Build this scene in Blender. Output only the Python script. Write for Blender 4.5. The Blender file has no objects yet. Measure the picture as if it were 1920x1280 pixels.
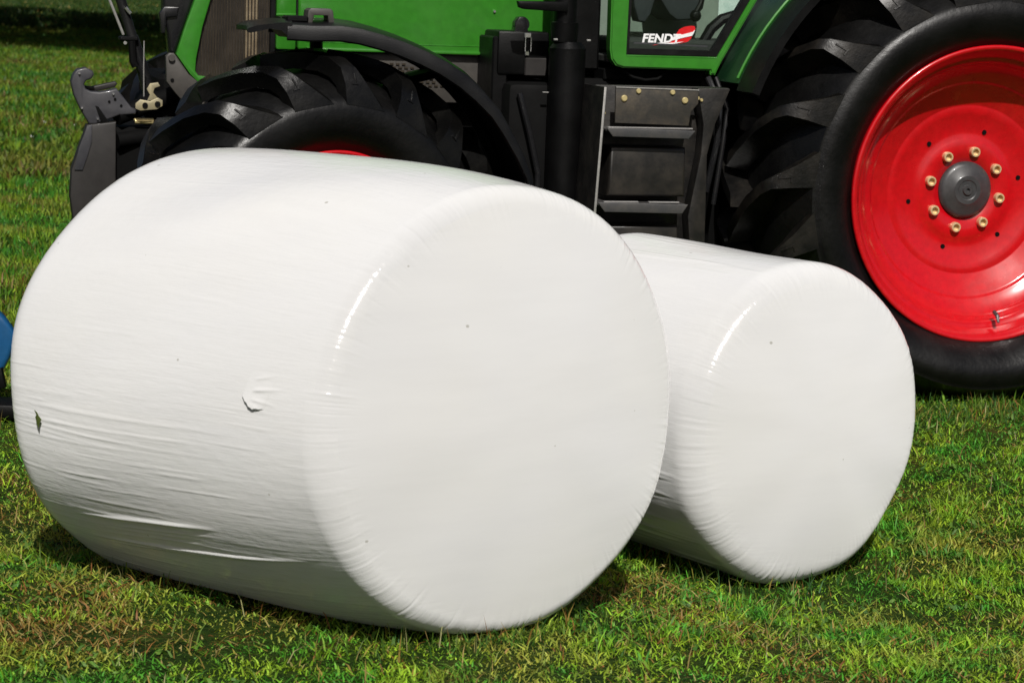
import bpy, bmesh, math, random
import numpy as np
from mathutils import Vector, Matrix
from math import sin, cos, pi, radians, atan2, sqrt, hypot
random.seed(7)
RNG = np.random.default_rng(11)
S = bpy.context.scene
COL = S.collection

# ------------------------------------------------------------------ camera
cam_d = bpy.data.cameras.new("camera")
cam = bpy.data.objects.new("camera", cam_d)
COL.objects.link(cam)
S.camera = cam
PITCH, ROLL, EYE = radians(8.9), radians(2.0), 1.56
fwd = Vector((0, cos(PITCH), -sin(PITCH)))
upv = Vector((0, sin(PITCH), cos(PITCH)))
right = Vector((1, 0, 0)) * cos(ROLL) + upv * sin(ROLL)
up2 = upv * cos(ROLL) - Vector((1, 0, 0)) * sin(ROLL)
cam.matrix_world = Matrix((
    (right.x, up2.x, -fwd.x, 0), (right.y, up2.y, -fwd.y, 0),
    (right.z, up2.z, -fwd.z, EYE), (0, 0, 0, 1)))
cam_d.sensor_width = 36.0
cam_d.lens = 36.0 * 4240 / 1920
cam_d.clip_start, cam_d.clip_end = 0.1, 4000
cam_d.dof.use_dof = True
cam_d.dof.focus_distance = 6.8
cam_d.dof.aperture_fstop = 9.0

# ------------------------------------------------------------------ world, sun, exposure
SUN_EL = radians(44.5)
SUN_DIR = Vector((0.11 * cos(SUN_EL), -0.9939 * cos(SUN_EL), sin(SUN_EL)))   # towards the sun
world = bpy.data.worlds.new("World")
S.world = world
world.use_nodes = True
nt = world.node_tree
nt.nodes.clear()
wo = nt.nodes.new("ShaderNodeOutputWorld")
bg = nt.nodes.new("ShaderNodeBackground")
sk = nt.nodes.new("ShaderNodeTexSky")
sk.sky_type = 'NISHITA'
sk.sun_disc = False
sk.dust_density = 4.0
sk.air_density = 0.8
sk.sun_elevation = SUN_EL
sk.sun_rotation = atan2(SUN_DIR.x, SUN_DIR.y)
bg.inputs[1].default_value = 0.05
nt.links.new(sk.outputs[0], bg.inputs[0])
nt.links.new(bg.outputs[0], wo.inputs[0])
sun_d = bpy.data.lights.new("sun", 'SUN')
sun_d.energy = 5.0
sun_d.angle = radians(0.53)
sun_d.color = (1.0, 0.968, 0.92)
sun = bpy.data.objects.new("sun", sun_d)
COL.objects.link(sun)
sun.rotation_euler = SUN_DIR.to_track_quat('Z', 'Y').to_euler()
S.view_settings.view_transform = 'Standard'
S.view_settings.look = 'None'
S.view_settings.gamma = 1.0
S.view_settings.use_curve_mapping = False
S.view_settings.exposure = -0.26

# ------------------------------------------------------------------ materials
def new_mat(name):
    m = bpy.data.materials.new(name)
    m.use_nodes = True
    t = m.node_tree
    return m, t, t.nodes["Principled BSDF"]

def node(t, kind, **kw):
    n = t.nodes.new(kind)
    for k, v in kw.items():
        setattr(n, k, v)
    return n

def noise(t, scale, detail=4, rough=0.55, vec=None, dims='3D'):
    n = node(t, "ShaderNodeTexNoise", noise_dimensions=dims)
    n.inputs["Scale"].default_value = scale
    n.inputs["Detail"].default_value = detail
    n.inputs["Roughness"].default_value = rough
    if vec is not None:
        t.links.new(vec, n.inputs["Vector"])
    return n

def ramp(t, fac, stops):
    r = node(t, "ShaderNodeValToRGB")
    e = r.color_ramp.elements
    while len(e) < len(stops):
        e.new(0.5)
    for i, (p, c) in enumerate(stops):
        e[i].position = p
        e[i].color = c if len(c) == 4 else (*c, 1)
    t.links.new(fac, r.inputs[0])
    return r

def mix(t, fac, a, b, mode='MIX'):
    n = node(t, "ShaderNodeMix", data_type='RGBA', blend_type=mode)
    for sock, v in ((n.inputs[0], fac), (n.inputs[6], a), (n.inputs[7], b)):
        if hasattr(v, "is_linked"):
            t.links.new(v, sock)
        else:
            sock.default_value = v if not isinstance(v, tuple) or len(v) == 4 else (*v, 1)
    return n.outputs[2]

def paint(name, col, rough=0.4, metal=0.0, dirt=None, dirt_amt=0.3, scale=9, bump=0.0, bscale=60, coat=0.0, spec=0.5):
    """base colour with worn, dusty patches and an uneven gloss"""
    m, t, b = new_mat(name)
    tc = node(t, "ShaderNodeTexCoord")
    n1 = noise(t, scale, 6, 0.62, tc.outputs["Object"])
    n2 = noise(t, scale * 7, 3, 0.6, tc.outputs["Object"])
    dirt = dirt or tuple(min(1, c * 1.35 + 0.01) for c in col)
    f = ramp(t, n1.outputs[0], [(0.42, (0, 0, 0)), (0.72, (dirt_amt,) * 3)])
    c = mix(t, f.outputs[0], col, dirt)
    f2 = ramp(t, n2.outputs[0], [(0.35, (0.88,) * 3), (0.7, (1.06,) * 3)])
    c = mix(t, 1.0, c, f2.outputs[0], 'MULTIPLY')
    t.links.new(c, b.inputs["Base Color"])
    r = ramp(t, n1.outputs[0], [(0.3, (max(0.03, rough - 0.07),) * 3), (0.75, (min(1, rough + 0.16),) * 3)])
    t.links.new(r.outputs[0], b.inputs["Roughness"])
    b.inputs["Metallic"].default_value = metal
    b.inputs["Coat Weight"].default_value = coat
    b.inputs["Coat Roughness"].default_value = 0.06
    b.inputs["Specular IOR Level"].default_value = spec
    if bump:
        n3 = noise(t, bscale, 4, 0.6, tc.outputs["Object"])
        bp = node(t, "ShaderNodeBump")
        bp.inputs["Strength"].default_value = bump
        bp.inputs["Distance"].default_value = 0.004
        t.links.new(n3.outputs[0], bp.inputs["Height"])
        t.links.new(bp.outputs[0], b.inputs["Normal"])
    return m

M = {}
M['green'] = paint('green_paint', (0.030, 0.190, 0.014), 0.3, dirt=(0.05, 0.18, 0.025), dirt_amt=0.25, scale=4, coat=0.35)
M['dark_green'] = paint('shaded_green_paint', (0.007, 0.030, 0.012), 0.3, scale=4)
M['red'] = paint('red_wheel_paint', (0.52, 0.003, 0.008), 0.22, dirt=(0.48, 0.008, 0.010), dirt_amt=0.35, scale=5, coat=0.8)
M['rubber'] = paint('tyre_rubber', (0.0024, 0.0024, 0.0024), 0.36, dirt=(0.006, 0.0055, 0.005), dirt_amt=0.4, scale=6, spec=0.36, bump=0.35, bscale=45)
M['lug'] = paint('dusty_lug_rubber', (0.0030, 0.0029, 0.0028), 0.34, dirt=(0.024, 0.019, 0.013), dirt_amt=0.55, scale=7, bump=0.3, bscale=60, spec=0.45)
M['front_lug'] = paint('front_lug_rubber', (0.0024, 0.0024, 0.0024), 0.30, dirt=(0.010, 0.009, 0.007), dirt_amt=0.4, scale=7, bump=0.3, bscale=60, spec=0.36)
M['black'] = paint('black_plastic', (0.0022, 0.0022, 0.0023), 0.42, dirt=(0.004, 0.004, 0.004), scale=7, bump=0.15, bscale=120, spec=0.2)
M['black_gloss'] = paint('glossy_black_plastic', (0.010, 0.010, 0.011), 0.22, dirt=(0.02, 0.02, 0.02), scale=6, spec=0.6)
M['frame'] = paint('chassis_black', (0.0022, 0.0022, 0.0022), 0.7, dirt=(0.004, 0.004, 0.004), scale=8, spec=0.12)
M['grey'] = paint('dark_grey_paint', (0.052, 0.048, 0.044), 0.45, dirt=(0.075, 0.065, 0.052), dirt_amt=0.5, scale=8)
M['hitch'] = paint('hitch_grey_paint', (0.040, 0.040, 0.046), 0.42, dirt=(0.060, 0.055, 0.055), scale=10, coat=0.2)
M['hitch_dark'] = paint('hitch_side_paint', (0.017, 0.015, 0.014), 0.5, dirt=(0.03, 0.025, 0.022), scale=10)
M['step'] = paint('worn_step_steel', (0.010, 0.0095, 0.009), 0.42, dirt=(0.028, 0.023, 0.018), dirt_amt=0.7, scale=14, bump=0.2, bscale=80)
M['step_plate'] = paint('scuffed_step_plate', (0.050, 0.047, 0.042), 0.38, metal=0.25, dirt=(0.10, 0.08, 0.055), dirt_amt=0.7, scale=16)
M['edge'] = paint('bare_edge_steel', (0.42, 0.41, 0.39), 0.35, metal=0.5, scale=20)
M['brass'] = paint('zinc_yellow_bolt', (0.75, 0.62, 0.30), 0.35, metal=0.55, dirt=(0.5, 0.38, 0.18), scale=60)
M['sleeve'] = paint('brass_wheel_nut', (0.80, 0.60, 0.34), 0.33, metal=0.45, dirt=(0.55, 0.36, 0.18), scale=80)
M['hub'] = paint('grey_hub_cap', (0.040, 0.040, 0.042), 0.36, dirt=(0.085, 0.08, 0.08), scale=18, coat=0.2)
M['grille'] = paint('grille_mesh', (0.022, 0.018, 0.014), 0.42, dirt=(0.06, 0.045, 0.03), dirt_amt=0.6, scale=12, metal=0.3)
M['rib'] = paint('grille_rib', (0.055, 0.045, 0.033), 0.30, metal=0.45, dirt=(0.10, 0.075, 0.045), scale=30)
M['fender'] = paint('fender_plastic', (0.0035, 0.0037, 0.0043), 0.36, dirt=(0.009, 0.0085, 0.008), dirt_amt=0.3, scale=6, bump=0.2, bscale=200, spec=0.3)
M['chrome'] = paint('bright_metal', (0.80, 0.80, 0.78), 0.16, metal=0.9, scale=40)
M['seal'] = paint('rubber_seal', (0.003, 0.003, 0.003), 0.45, dirt=(0.006,0.006,0.006), scale=20, spec=0.25)
M['interior'] = paint('cab_trim_grey_green', (0.20, 0.24, 0.20), 0.7, dirt=(0.16, 0.20, 0.165), scale=3)
M['seat'] = paint('dark_cab_fabric', (0.020, 0.024, 0.028), 0.8, scale=8)
M['floor'] = paint('cab_floor_mat', (0.022, 0.024, 0.022), 0.8, scale=8)
M['paper'] = paint('printed_paper', (0.62, 0.72, 0.68), 0.7, dirt=(0.38, 0.52, 0.48), dirt_amt=0.8, scale=25)
M['white'] = paint('white_decal_film', (0.86, 0.86, 0.86), 0.35, scale=10)
M['red_decal'] = paint('red_decal_film', (0.62, 0.012, 0.015), 0.35, scale=10)
M['blue'] = paint('blue_implement_paint', (0.008, 0.075, 0.20), 0.3, dirt=(0.012, 0.09, 0.19), scale=6, coat=0.3)
M['rust'] = paint('rusty_steel', (0.24, 0.10, 0.03), 0.7, dirt=(0.32, 0.16, 0.06), scale=30)
M['white_post'] = paint('white_painted_wood', (0.75, 0.75, 0.72), 0.6, scale=6)
M['petal'] = paint('white_petals', (0.85, 0.85, 0.80), 0.6, scale=40)
M['bark'] = paint('bark', (0.10, 0.075, 0.05), 0.9, dirt=(0.05, 0.04, 0.03), scale=5, bump=0.8, bscale=12)

def glass_mat():
    m, t, b = new_mat('cab_glass')
    t.nodes.remove(b)
    out = t.nodes["Material Output"]
    tr = node(t, "ShaderNodeBsdfTransparent")
    tr.inputs[0].default_value = (0.93, 0.97, 0.945, 1)
    gl = node(t, "ShaderNodeBsdfGlossy")
    gl.inputs["Roughness"].default_value = 0.02
    lw = node(t, "ShaderNodeLayerWeight")
    p4 = node(t, "ShaderNodeMath", operation='POWER')
    t.links.new(lw.outputs["Facing"], p4.inputs[0])
    p4.inputs[1].default_value = 4.0
    fr = node(t, "ShaderNodeMath", operation='MULTIPLY_ADD')
    t.links.new(p4.outputs[0], fr.inputs[0])
    fr.inputs[1].default_value = 0.7
    fr.inputs[2].default_value = 0.04
    mx = node(t, "ShaderNodeMixShader")
    t.links.new(fr.outputs[0], mx.inputs[0])
    t.links.new(tr.outputs[0], mx.inputs[1])
    t.links.new(gl.outputs[0], mx.inputs[2])
    t.links.new(mx.outputs[0], out.inputs[0])
    return m
M['glass'] = glass_mat()

def leafy(name, attr=True, trans=0.35, rough=0.55):
    """leaf and grass material: each blade carries its own colour"""
    m, t, b = new_mat(name)
    out = t.nodes["Material Output"]
    at = node(t, "ShaderNodeAttribute", attribute_name="blade_colour")
    b.inputs["Roughness"].default_value = rough
    b.inputs["Specular IOR Level"].default_value = 0.35
    t.links.new(at.outputs["Color"], b.inputs["Base Color"])
    tl = node(t, "ShaderNodeBsdfTranslucent")
    t.links.new(mix(t, 1.0, at.outputs["Color"], (1.2, 1.15, 0.6, 1), 'MULTIPLY'), tl.inputs[0])
    mx = node(t, "ShaderNodeMixShader")
    mx.inputs[0].default_value = trans
    t.links.new(b.outputs[0], mx.inputs[1])
    t.links.new(tl.outputs[0], mx.inputs[2])
    t.links.new(mx.outputs[0], out.inputs[0])
    return m
M['blade'] = leafy('grass_blades')
M['leaf'] = leafy('tree_leaves', trans=0.3)

def wrap_mat():
    """stretched white film: fine lines along the bale, a few specks of dirt, faint overlaps"""
    m, t, b = new_mat('white_stretch_film')
    uv = node(t, "ShaderNodeUVMap", uv_map="film")
    def sc(x, y):
        mp = node(t, "ShaderNodeMapping")
        mp.inputs["Scale"].default_value = (x, y, 1)
        t.links.new(uv.outputs[0], mp.inputs[0])
        return mp.outputs[0]
    fine = noise(t, 1.0, 5, 0.6, sc(7, 95))
    mid = noise(t, 1.0, 4, 0.6, sc(3.2, 17))
    lump = noise(t, 1.0, 3, 0.5, sc(24, 34))
    soft = noise(t, 1.0, 3, 0.5, sc(2.2, 2.6))
    base = ramp(t, soft.outputs[0], [(0.3, (0.638, 0.641, 0.647)), (0.7, (0.650, 0.650, 0.644))])
    band = ramp(t, mid.outputs[0], [(0.38, (0.982, 0.982, 0.982)), (0.6, (1, 1, 1))])
    c = mix(t, 1.0, base.outputs[0], band.outputs[0], 'MULTIPLY')
    vo = node(t, "ShaderNodeTexVoronoi")
    vo.inputs["Scale"].default_value = 1.0
    t.links.new(sc(16, 20), vo.inputs["Vector"])
    sel = node(t, "ShaderNodeSeparateColor")
    t.links.new(vo.outputs["Color"], sel.inputs[0])
    few = node(t, "ShaderNodeMath", operation='GREATER_THAN')
    t.links.new(sel.outputs[0], few.inputs[0])
    few.inputs[1].default_value = 0.80
    rad = node(t, "ShaderNodeMath", operation='MULTIPLY')
    t.links.new(sel.outputs[1], rad.inputs[0])
    rad.inputs[1].default_value = 0.085
    near = node(t, "ShaderNodeMath", operation='LESS_THAN')
    t.links.new(vo.outputs["Distance"], near.inputs[0])
    t.links.new(rad.outputs[0], near.inputs[1])
    sp = node(t, "ShaderNodeMath", operation='MULTIPLY')
    t.links.new(few.outputs[0], sp.inputs[0])
    t.links.new(near.outputs[0], sp.inputs[1])
    sp2 = node(t, "ShaderNodeMath", operation='MULTIPLY')
    t.links.new(sp.outputs[0], sp2.inputs[0])
    sp2.inputs[1].default_value = 0.5
    c = mix(t, sp2.outputs[0], c, (0.20, 0.19, 0.13, 1))
    t.links.new(c, b.inputs["Base Color"])
    b.inputs["Diffuse Roughness"].default_value = 0.8
    b.inputs["Roughness"].default_value = 0.13
    b.inputs["Specular IOR Level"].default_value = 0.42
    h = node(t, "ShaderNodeMath", operation='MULTIPLY_ADD')
    t.links.new(mid.outputs[0], h.inputs[0])
    h.inputs[1].default_value = 1.5
    t.links.new(fine.outputs[0], h.inputs[2])
    h2 = node(t, "ShaderNodeMath", operation='MULTIPLY_ADD')
    t.links.new(lump.outputs[0], h2.inputs[0])
    h2.inputs[1].default_value = 0.9
    t.links.new(h.outputs[0], h2.inputs[2])
    bp = node(t, "ShaderNodeBump")
    sa = node(t, "ShaderNodeAttribute", attribute_name="side_amount")
    st = node(t, "ShaderNodeMapRange")
    st.inputs["To Min"].default_value = 0.05
    st.inputs["To Max"].default_value = 0.30
    t.links.new(sa.outputs["Fac"], st.inputs["Value"])
    t.links.new(st.outputs[0], bp.inputs["Strength"])
    bp.inputs["Distance"].default_value = 0.0032
    t.links.new(h2.outputs[0], bp.inputs["Height"])
    t.links.new(bp.outputs[0], b.inputs["Normal"])
    return m
M['wrap'] = wrap_mat()

def ground_mat():
    m, t, b = new_mat('meadow_soil_and_turf')
    tc = node(t, "ShaderNodeTexCoord")
    p = tc.outputs["Object"]
    big = noise(t, 0.55, 5, 0.6, p)
    med = noise(t, 6.0, 5, 0.65, p)
    fin = noise(t, 55.0, 4, 0.7, p)
    c1 = ramp(t, med.outputs[0], [(0.30, (0.010, 0.024, 0.004)), (0.5, (0.024, 0.048, 0.007)), (0.62, (0.042, 0.050, 0.010)), (0.76, (0.080, 0.048, 0.016))])
    c2 = ramp(t, big.outputs[0], [(0.35, (0.75, 0.95, 0.7)), (0.65, (1.15, 1.05, 0.9))])
    c = mix(t, 1.0, c1.outputs[0], c2.outputs[0], 'MULTIPLY')
    c3 = ramp(t, fin.outputs[0], [(0.3, (0.45,) * 3), (0.7, (1.5,) * 3)])
    c = mix(t, 1.0, c, c3.outputs[0], 'MULTIPLY')
    t.links.new(c, b.inputs["Base Color"])
    b.inputs["Roughness"].default_value = 0.95
    b.inputs["Specular IOR Level"].default_value = 0.1
    bp = node(t, "ShaderNodeBump")
    bp.inputs["Strength"].default_value = 0.8
    bp.inputs["Distance"].default_value = 0.03
    t.links.new(fin.outputs[0], bp.inputs["Height"])
    t.links.new(bp.outputs[0], b.inputs["Normal"])
    return m
M['ground'] = ground_mat()

# ------------------------------------------------------------------ mesh helpers
def link_obj(name, me, parent=None):
    o = bpy.data.objects.new(name, me)
    COL.objects.link(o)
    if parent is not None:
        o.parent = parent
    return o

def empty(name, loc=(0, 0, 0), rz=0.0, parent=None):
    o = bpy.data.objects.new(name, None)
    o.empty_display_size = 0.1
    COL.objects.link(o)
    o.location = loc
    o.rotation_euler = (0, 0, rz)
    if parent is not None:
        o.parent = parent
    return o

def tag(o, label=None, cat=None, group=None, kind=None):
    if label: o['label'] = label
    if cat: o['category'] = cat
    if group: o['group'] = group
    if kind: o['kind'] = kind
    return o

def smooth_by_angle(bm, ang=32):
    lim = radians(ang)
    for f in bm.faces:
        f.smooth = True
    for e in bm.edges:
        if len(e.link_faces) == 2:
            e.smooth = e.calc_face_angle(0.0) < lim
        else:
            e.smooth = False

class MB:
    """collects shapes and links them as one mesh object"""
    def __init__(s):
        s.bm = bmesh.new()

    def box(s, lo, hi, bev=0.004, rot=None, seg=1):
        lo, hi = Vector(lo), Vector(hi)
        c, d = (lo + hi) / 2, hi - lo
        mt = Matrix.Translation(c)
        if rot is not None:
            mt = mt @ rot
        mt = mt @ Matrix.Diagonal((d.x, d.y, d.z, 1))
        r = bmesh.ops.create_cube(s.bm, size=1.0, matrix=mt)
        if bev > 0:
            es = list({e for v in r['verts'] for e in v.link_edges})
            bmesh.ops.bevel(s.bm, geom=es, offset=min(bev, min(abs(x) for x in d) * 0.45), segments=seg, affect='EDGES', profile=0.5)
        return s

    def poly(s, pts, y0, y1, bev=0.004, seg=2):
        """outline in x,z pulled from y0 to y1"""
        a = [s.bm.verts.new((x, y0, z)) for x, z in pts]
        b = [s.bm.verts.new((x, y1, z)) for x, z in pts]
        n = len(pts)
        fs = [s.bm.faces.new(a), s.bm.faces.new(b[::-1])]
        for i in range(n):
            fs.append(s.bm.faces.new((a[i], b[i], b[(i + 1) % n], a[(i + 1) % n])))
        bmesh.ops.recalc_face_normals(s.bm, faces=fs)
        if bev > 0:
            es = list({e for f in fs[:2] for e in f.edges})
            bmesh.ops.bevel(s.bm, geom=es, offset=bev, segments=seg, affect='EDGES', profile=0.5, clamp_overlap=True)
        return s

    def tube(s, pts, r, n=12, cap=True):
        pts = [Vector(p) for p in pts]
        rs = r if isinstance(r, (list, tuple)) else [r] * len(pts)
        rings = []
        ref = None
        for i, p in enumerate(pts):
            d = (pts[min(i + 1, len(pts) - 1)] - pts[max(i - 1, 0)]).normalized()
            if ref is None:
                ref = d.cross(Vector((0, 0, 1)) if abs(d.z) < 0.9 else Vector((1, 0, 0))).normalized()
            ref = (ref - d * ref.dot(d)).normalized()
            q = d.cross(ref)
            rings.append([s.bm.verts.new(p + (ref * cos(2 * pi * k / n) + q * sin(2 * pi * k / n)) * rs[i]) for k in range(n)])
        fs = []
        for a, b in zip(rings, rings[1:]):
            for k in range(n):
                fs.append(s.bm.faces.new((a[k], a[(k + 1) % n], b[(k + 1) % n], b[k])))
        if cap:
            fs.append(s.bm.faces.new(rings[0][::-1]))
            fs.append(s.bm.faces.new(rings[-1]))
        bmesh.ops.recalc_face_normals(s.bm, faces=fs)
        return s

    def revolve(s, prof, n=64, close=False, center=(0, 0, 0)):
        """profile of (y, r) turned round the local y axis"""
        cx, cy, cz = center
        rings = []
        for y, r in prof:
            if r < 1e-6:
                rings.append([s.bm.verts.new((cx, cy + y, cz))])
            else:
                rings.append([s.bm.verts.new((cx + r * cos(2 * pi * k / n), cy + y, cz + r * sin(2 * pi * k / n))) for k in range(n)])
        fs = []
        seq = list(zip(rings, rings[1:])) + ([(rings[-1], rings[0])] if close else [])
        for a, b in seq:
            for k in range(n):
                k2 = (k + 1) % n
                if len(a) == 1 and len(b) == 1:
                    continue
                if len(a) == 1:
                    fs.append(s.bm.faces.new((a[0], b[k2], b[k])))
                elif len(b) == 1:
                    fs.append(s.bm.faces.new((a[k], a[k2], b[0])))
                else:
                    fs.append(s.bm.faces.new((a[k], a[k2], b[k2], b[k])))
        return s

    def cyl(s, p0, p1, r, n=16):
        return s.tube([p0, p1], r, n)

    def build(s, name, mat, parent=None, ang=32, fix=True):
        if fix:
            bmesh.ops.recalc_face_normals(s.bm, faces=s.bm.faces[:])
        smooth_by_angle(s.bm, ang)
        me = bpy.data.meshes.new(name)
        s.bm.to_mesh(me)
        s.bm.free()
        me.materials.append(M[mat] if isinstance(mat, str) else mat)
        return link_obj(name, me, parent)

def np_mesh(name, verts, faces_flat, sizes, mat, colours=None, smooth=False):
    me = bpy.data.meshes.new(name)
    nv, nl, nf = len(verts), len(faces_flat), len(sizes)
    me.vertices.add(nv)
    me.vertices.foreach_set("co", np.ascontiguousarray(verts, dtype=np.float32).ravel())
    me.loops.add(nl)
    me.loops.foreach_set("vertex_index", np.ascontiguousarray(faces_flat, dtype=np.int32))
    me.polygons.add(nf)
    starts = np.concatenate([[0], np.cumsum(sizes)[:-1]]).astype(np.int32)
    me.polygons.foreach_set("loop_start", starts)
    if smooth:
        me.polygons.foreach_set("use_smooth", np.ones(nf, dtype=bool))
    if colours is not None:
        at = me.attributes.new("blade_colour", 'FLOAT_COLOR', 'POINT')
        at.data.foreach_set("color", np.ascontiguousarray(colours, dtype=np.float32).ravel())
    me.update(calc_edges=True)
    me.validate()
    me.materials.append(M[mat])
    return me

# ------------------------------------------------------------------ setting: the meadow
def gz(x, y):
    x, y = np.asarray(x, float), np.asarray(y, float)
    w = 0.010 * np.sin(1.9 * x + 0.7 * y) + 0.008 * np.sin(3.1 * y - 1.2 * x + 1.0) + 0.006 * np.sin(5.3 * x + 4.1 * y)
    bank = np.clip((0.80 - x) / 0.40, 0, 1)
    y = y - 0.38 * bank * bank * (3 - 2 * bank) * np.clip((8 - y) / 1.5, 0, 1)
    fall = np.interp(y, [-50, 5.0, 5.9, 6.4, 7.4, 8.3, 9.0, 12, 400], [0.062, 0.062, -0.055, -0.078, -0.05, 0.03, 0.03, 0.0, 0.0])
    return w - 0.014 + fall

def make_ground():
    xs = np.concatenate([-np.geomspace(900, 12, 22), np.linspace(-10, 10, 101), np.geomspace(12, 900, 22)])
    ys = np.concatenate([-np.geomspace(300, 3, 14), np.linspace(0, 16, 81), np.geomspace(16.5, 1500, 40)])
    X, Y = np.meshgrid(xs, ys, indexing='ij')
    V = np.stack([X, Y, gz(X, Y)], -1).reshape(-1, 3)
    nx, ny = len(xs), len(ys)
    i, j = np.meshgrid(np.arange(nx - 1), np.arange(ny - 1), indexing='ij')
    a = (i * ny + j).ravel()
    F = np.stack([a, a + ny, a + ny + 1, a + 1], 1)
    me = np_mesh("meadow_ground", V, F.ravel(), np.full(len(F), 4), 'ground', smooth=True)
    o = link_obj("meadow_ground", me)
    tag(o, kind='structure')
make_ground()

GREENS = np.array([(0.050, 0.150, 0.014), (0.070, 0.185, 0.020), (0.035, 0.120, 0.024), (0.125, 0.225, 0.026),
                   (0.110, 0.165, 0.024), (0.165, 0.255, 0.036), (0.045, 0.135, 0.018)])
STRAW = np.array([(0.42, 0.30, 0.08), (0.36, 0.21, 0.055), (0.30, 0.13, 0.035), (0.54, 0.45, 0.16), (0.26, 0.105, 0.028), (0.32, 0.28, 0.05)])

def value_noise(x, y, sc, seed):
    r = np.random.default_rng(seed)
    g = r.random((256, 256))
    fx, fy = x * sc + 100, y * sc + 100
    ix, iy = np.floor(fx).astype(int), np.floor(fy).astype(int)
    u, v = fx - ix, fy - iy
    u, v = u * u * (3 - 2 * u), v * v * (3 - 2 * v)
    a, b = g[ix % 256, iy % 256], g[(ix + 1) % 256, iy % 256]
    c, d = g[ix % 256, (iy + 1) % 256], g[(ix + 1) % 256, (iy + 1) % 256]
    return (a * (1 - u) + b * u) * (1 - v) + (c * (1 - u) + d * u) * v

def make_blades(x, y, length, width, lean, col, rise=0.0, curl=0.5):
    """tapered three-triangle blades; lean 0 = upright, 1.5 = lying flat"""
    n = len(x)
    az = RNG.uniform(0, 2 * pi, n)
    dx, dy = np.cos(az), np.sin(az)
    tw = RNG.uniform(0, 2 * pi, n)
    wx, wy = np.cos(tw) * width / 2, np.sin(tw) * width / 2
    z0 = gz(x, y) + rise - 0.004
    l1 = length * 0.55
    h1, v1 = np.sin(lean * 0.75) * l1, np.cos(lean * 0.75) * l1
    le2 = np.clip(lean * (1 + curl), 0, 1.75)
    l2 = length * 0.45
    h2, v2 = h1 + np.sin(le2) * l2, v1 + np.cos(le2) * l2
    P = np.empty((n, 5, 3))
    P[:, 0] = np.stack([x - wx, y - wy, z0], 1)
    P[:, 1] = np.stack([x + wx, y + wy, z0], 1)
    P[:, 2] = np.stack([x + dx * h1 + wx * .8, y + dy * h1 + wy * .8, z0 + v1], 1)
    P[:, 3] = np.stack([x + dx * h1 - wx * .8, y + dy * h1 - wy * .8, z0 + v1], 1)
    P[:, 4] = np.stack([x + dx * h2, y + dy * h2, z0 + v2], 1)
    C = np.ones((n, 5, 4))
    C[:, :, :3] = col[:, None, :]
    b = np.arange(n)[:, None] * 5
    F = np.concatenate([b + np.array([[0, 1, 2, 3]]), b + np.array([[3, 2, 4]])], 1)
    return P.reshape(-1, 3), F.ravel(), np.tile([4, 3], n), C.reshape(-1, 4)

def join_blades(name, sets, label):
    vs, fs, ss, cs, off = [], [], [], [], 0
    for v, f, s, c in sets:
        vs.append(v); fs.append(f + off); ss.append(s); cs.append(c)
        off += len(v)
    me = np_mesh(name, np.concatenate(vs), np.concatenate(fs), np.concatenate(ss), 'blade', np.concatenate(cs))
    o = link_obj(name, me)
    tag(o, label, 'grass', kind='stuff')
    return o

def brownness(x, y):
    b = value_noise(x, y, 2.6, 3) * 0.6 + value_noise(x, y, 7.0, 4) * 0.4
    b = 0.75 * np.clip((b - 0.56) * 4.0, 0, 1)
    for cx, cy, rx, ry, a in ((-1.02, 5.02, 0.36, 0.12, 1.25), (-0.30, 5.32, 0.26, 0.07, 0.9), (0.45, 4.85, .2, .1, .4)):
        d = ((x - cx) / rx) ** 2 + ((y - cy) / ry) ** 2
        b = np.maximum(b, a * np.exp(-d * d))
    return b

def colours(n, br, straw_p=0.10, dark=1.0):
    g = GREENS[RNG.integers(0, len(GREENS), n)] * RNG.uniform(0.65, 1.2, (n, 1)) * dark
    st = STRAW[RNG.integers(0, len(STRAW), n)] * RNG.uniform(0.7, 1.15, (n, 1))
    pick = RNG.random(n) < np.clip(straw_p + 0.55 * br, 0, 0.9)
    return np.where(pick[:, None], st, g)

def sample(n, x0, x1, y0, y1, fan=None):
    y = RNG.uniform(y0, y1, n)
    x = RNG.uniform(x0, x1, n)
    if fan is not None:
        k = (x > -fan * y - 1.0) & (x < fan * y + 1.0)
        x, y = x[k], y[k]
    return x, y

def patchy(x, y, br, straw=0.035):
    """clumps of deep green, olive and yellow-green with thatch showing between"""
    n = len(x)
    h1 = value_noise(x, y, 9.0, 31) * 0.6 + value_noise(x, y, 24.0, 32) * 0.4
    h2 = value_noise(x, y, 3.1, 33) * 0.6 + value_noise(x, y, 14.0, 34) * 0.4
    t1 = np.clip((h1 - 0.36) * 3.6, 0, 1)[:, None]
    t2 = np.clip((h2 - 0.52) * 4.5, 0, 1)[:, None]
    c = np.array([(0.050, 0.205, 0.017)]) * (1 - t1) + np.array([(0.190, 0.300, 0.018)]) * t1
    c = c * (1 - t2) + np.array([(0.215, 0.235, 0.034)]) * t2
    c = 1.8 * c * RNG.uniform(0.40, 1.40, (n, 1)) * RNG.uniform(0.92, 1.08, (n, 3))
    st = STRAW[RNG.integers(0, len(STRAW), n)] * RNG.uniform(0.7, 1.15, (n, 1))
    pick = RNG.random(n) < np.clip(straw + 0.78 * br, 0, 0.95)
    return np.where(pick[:, None], st, c)

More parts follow.
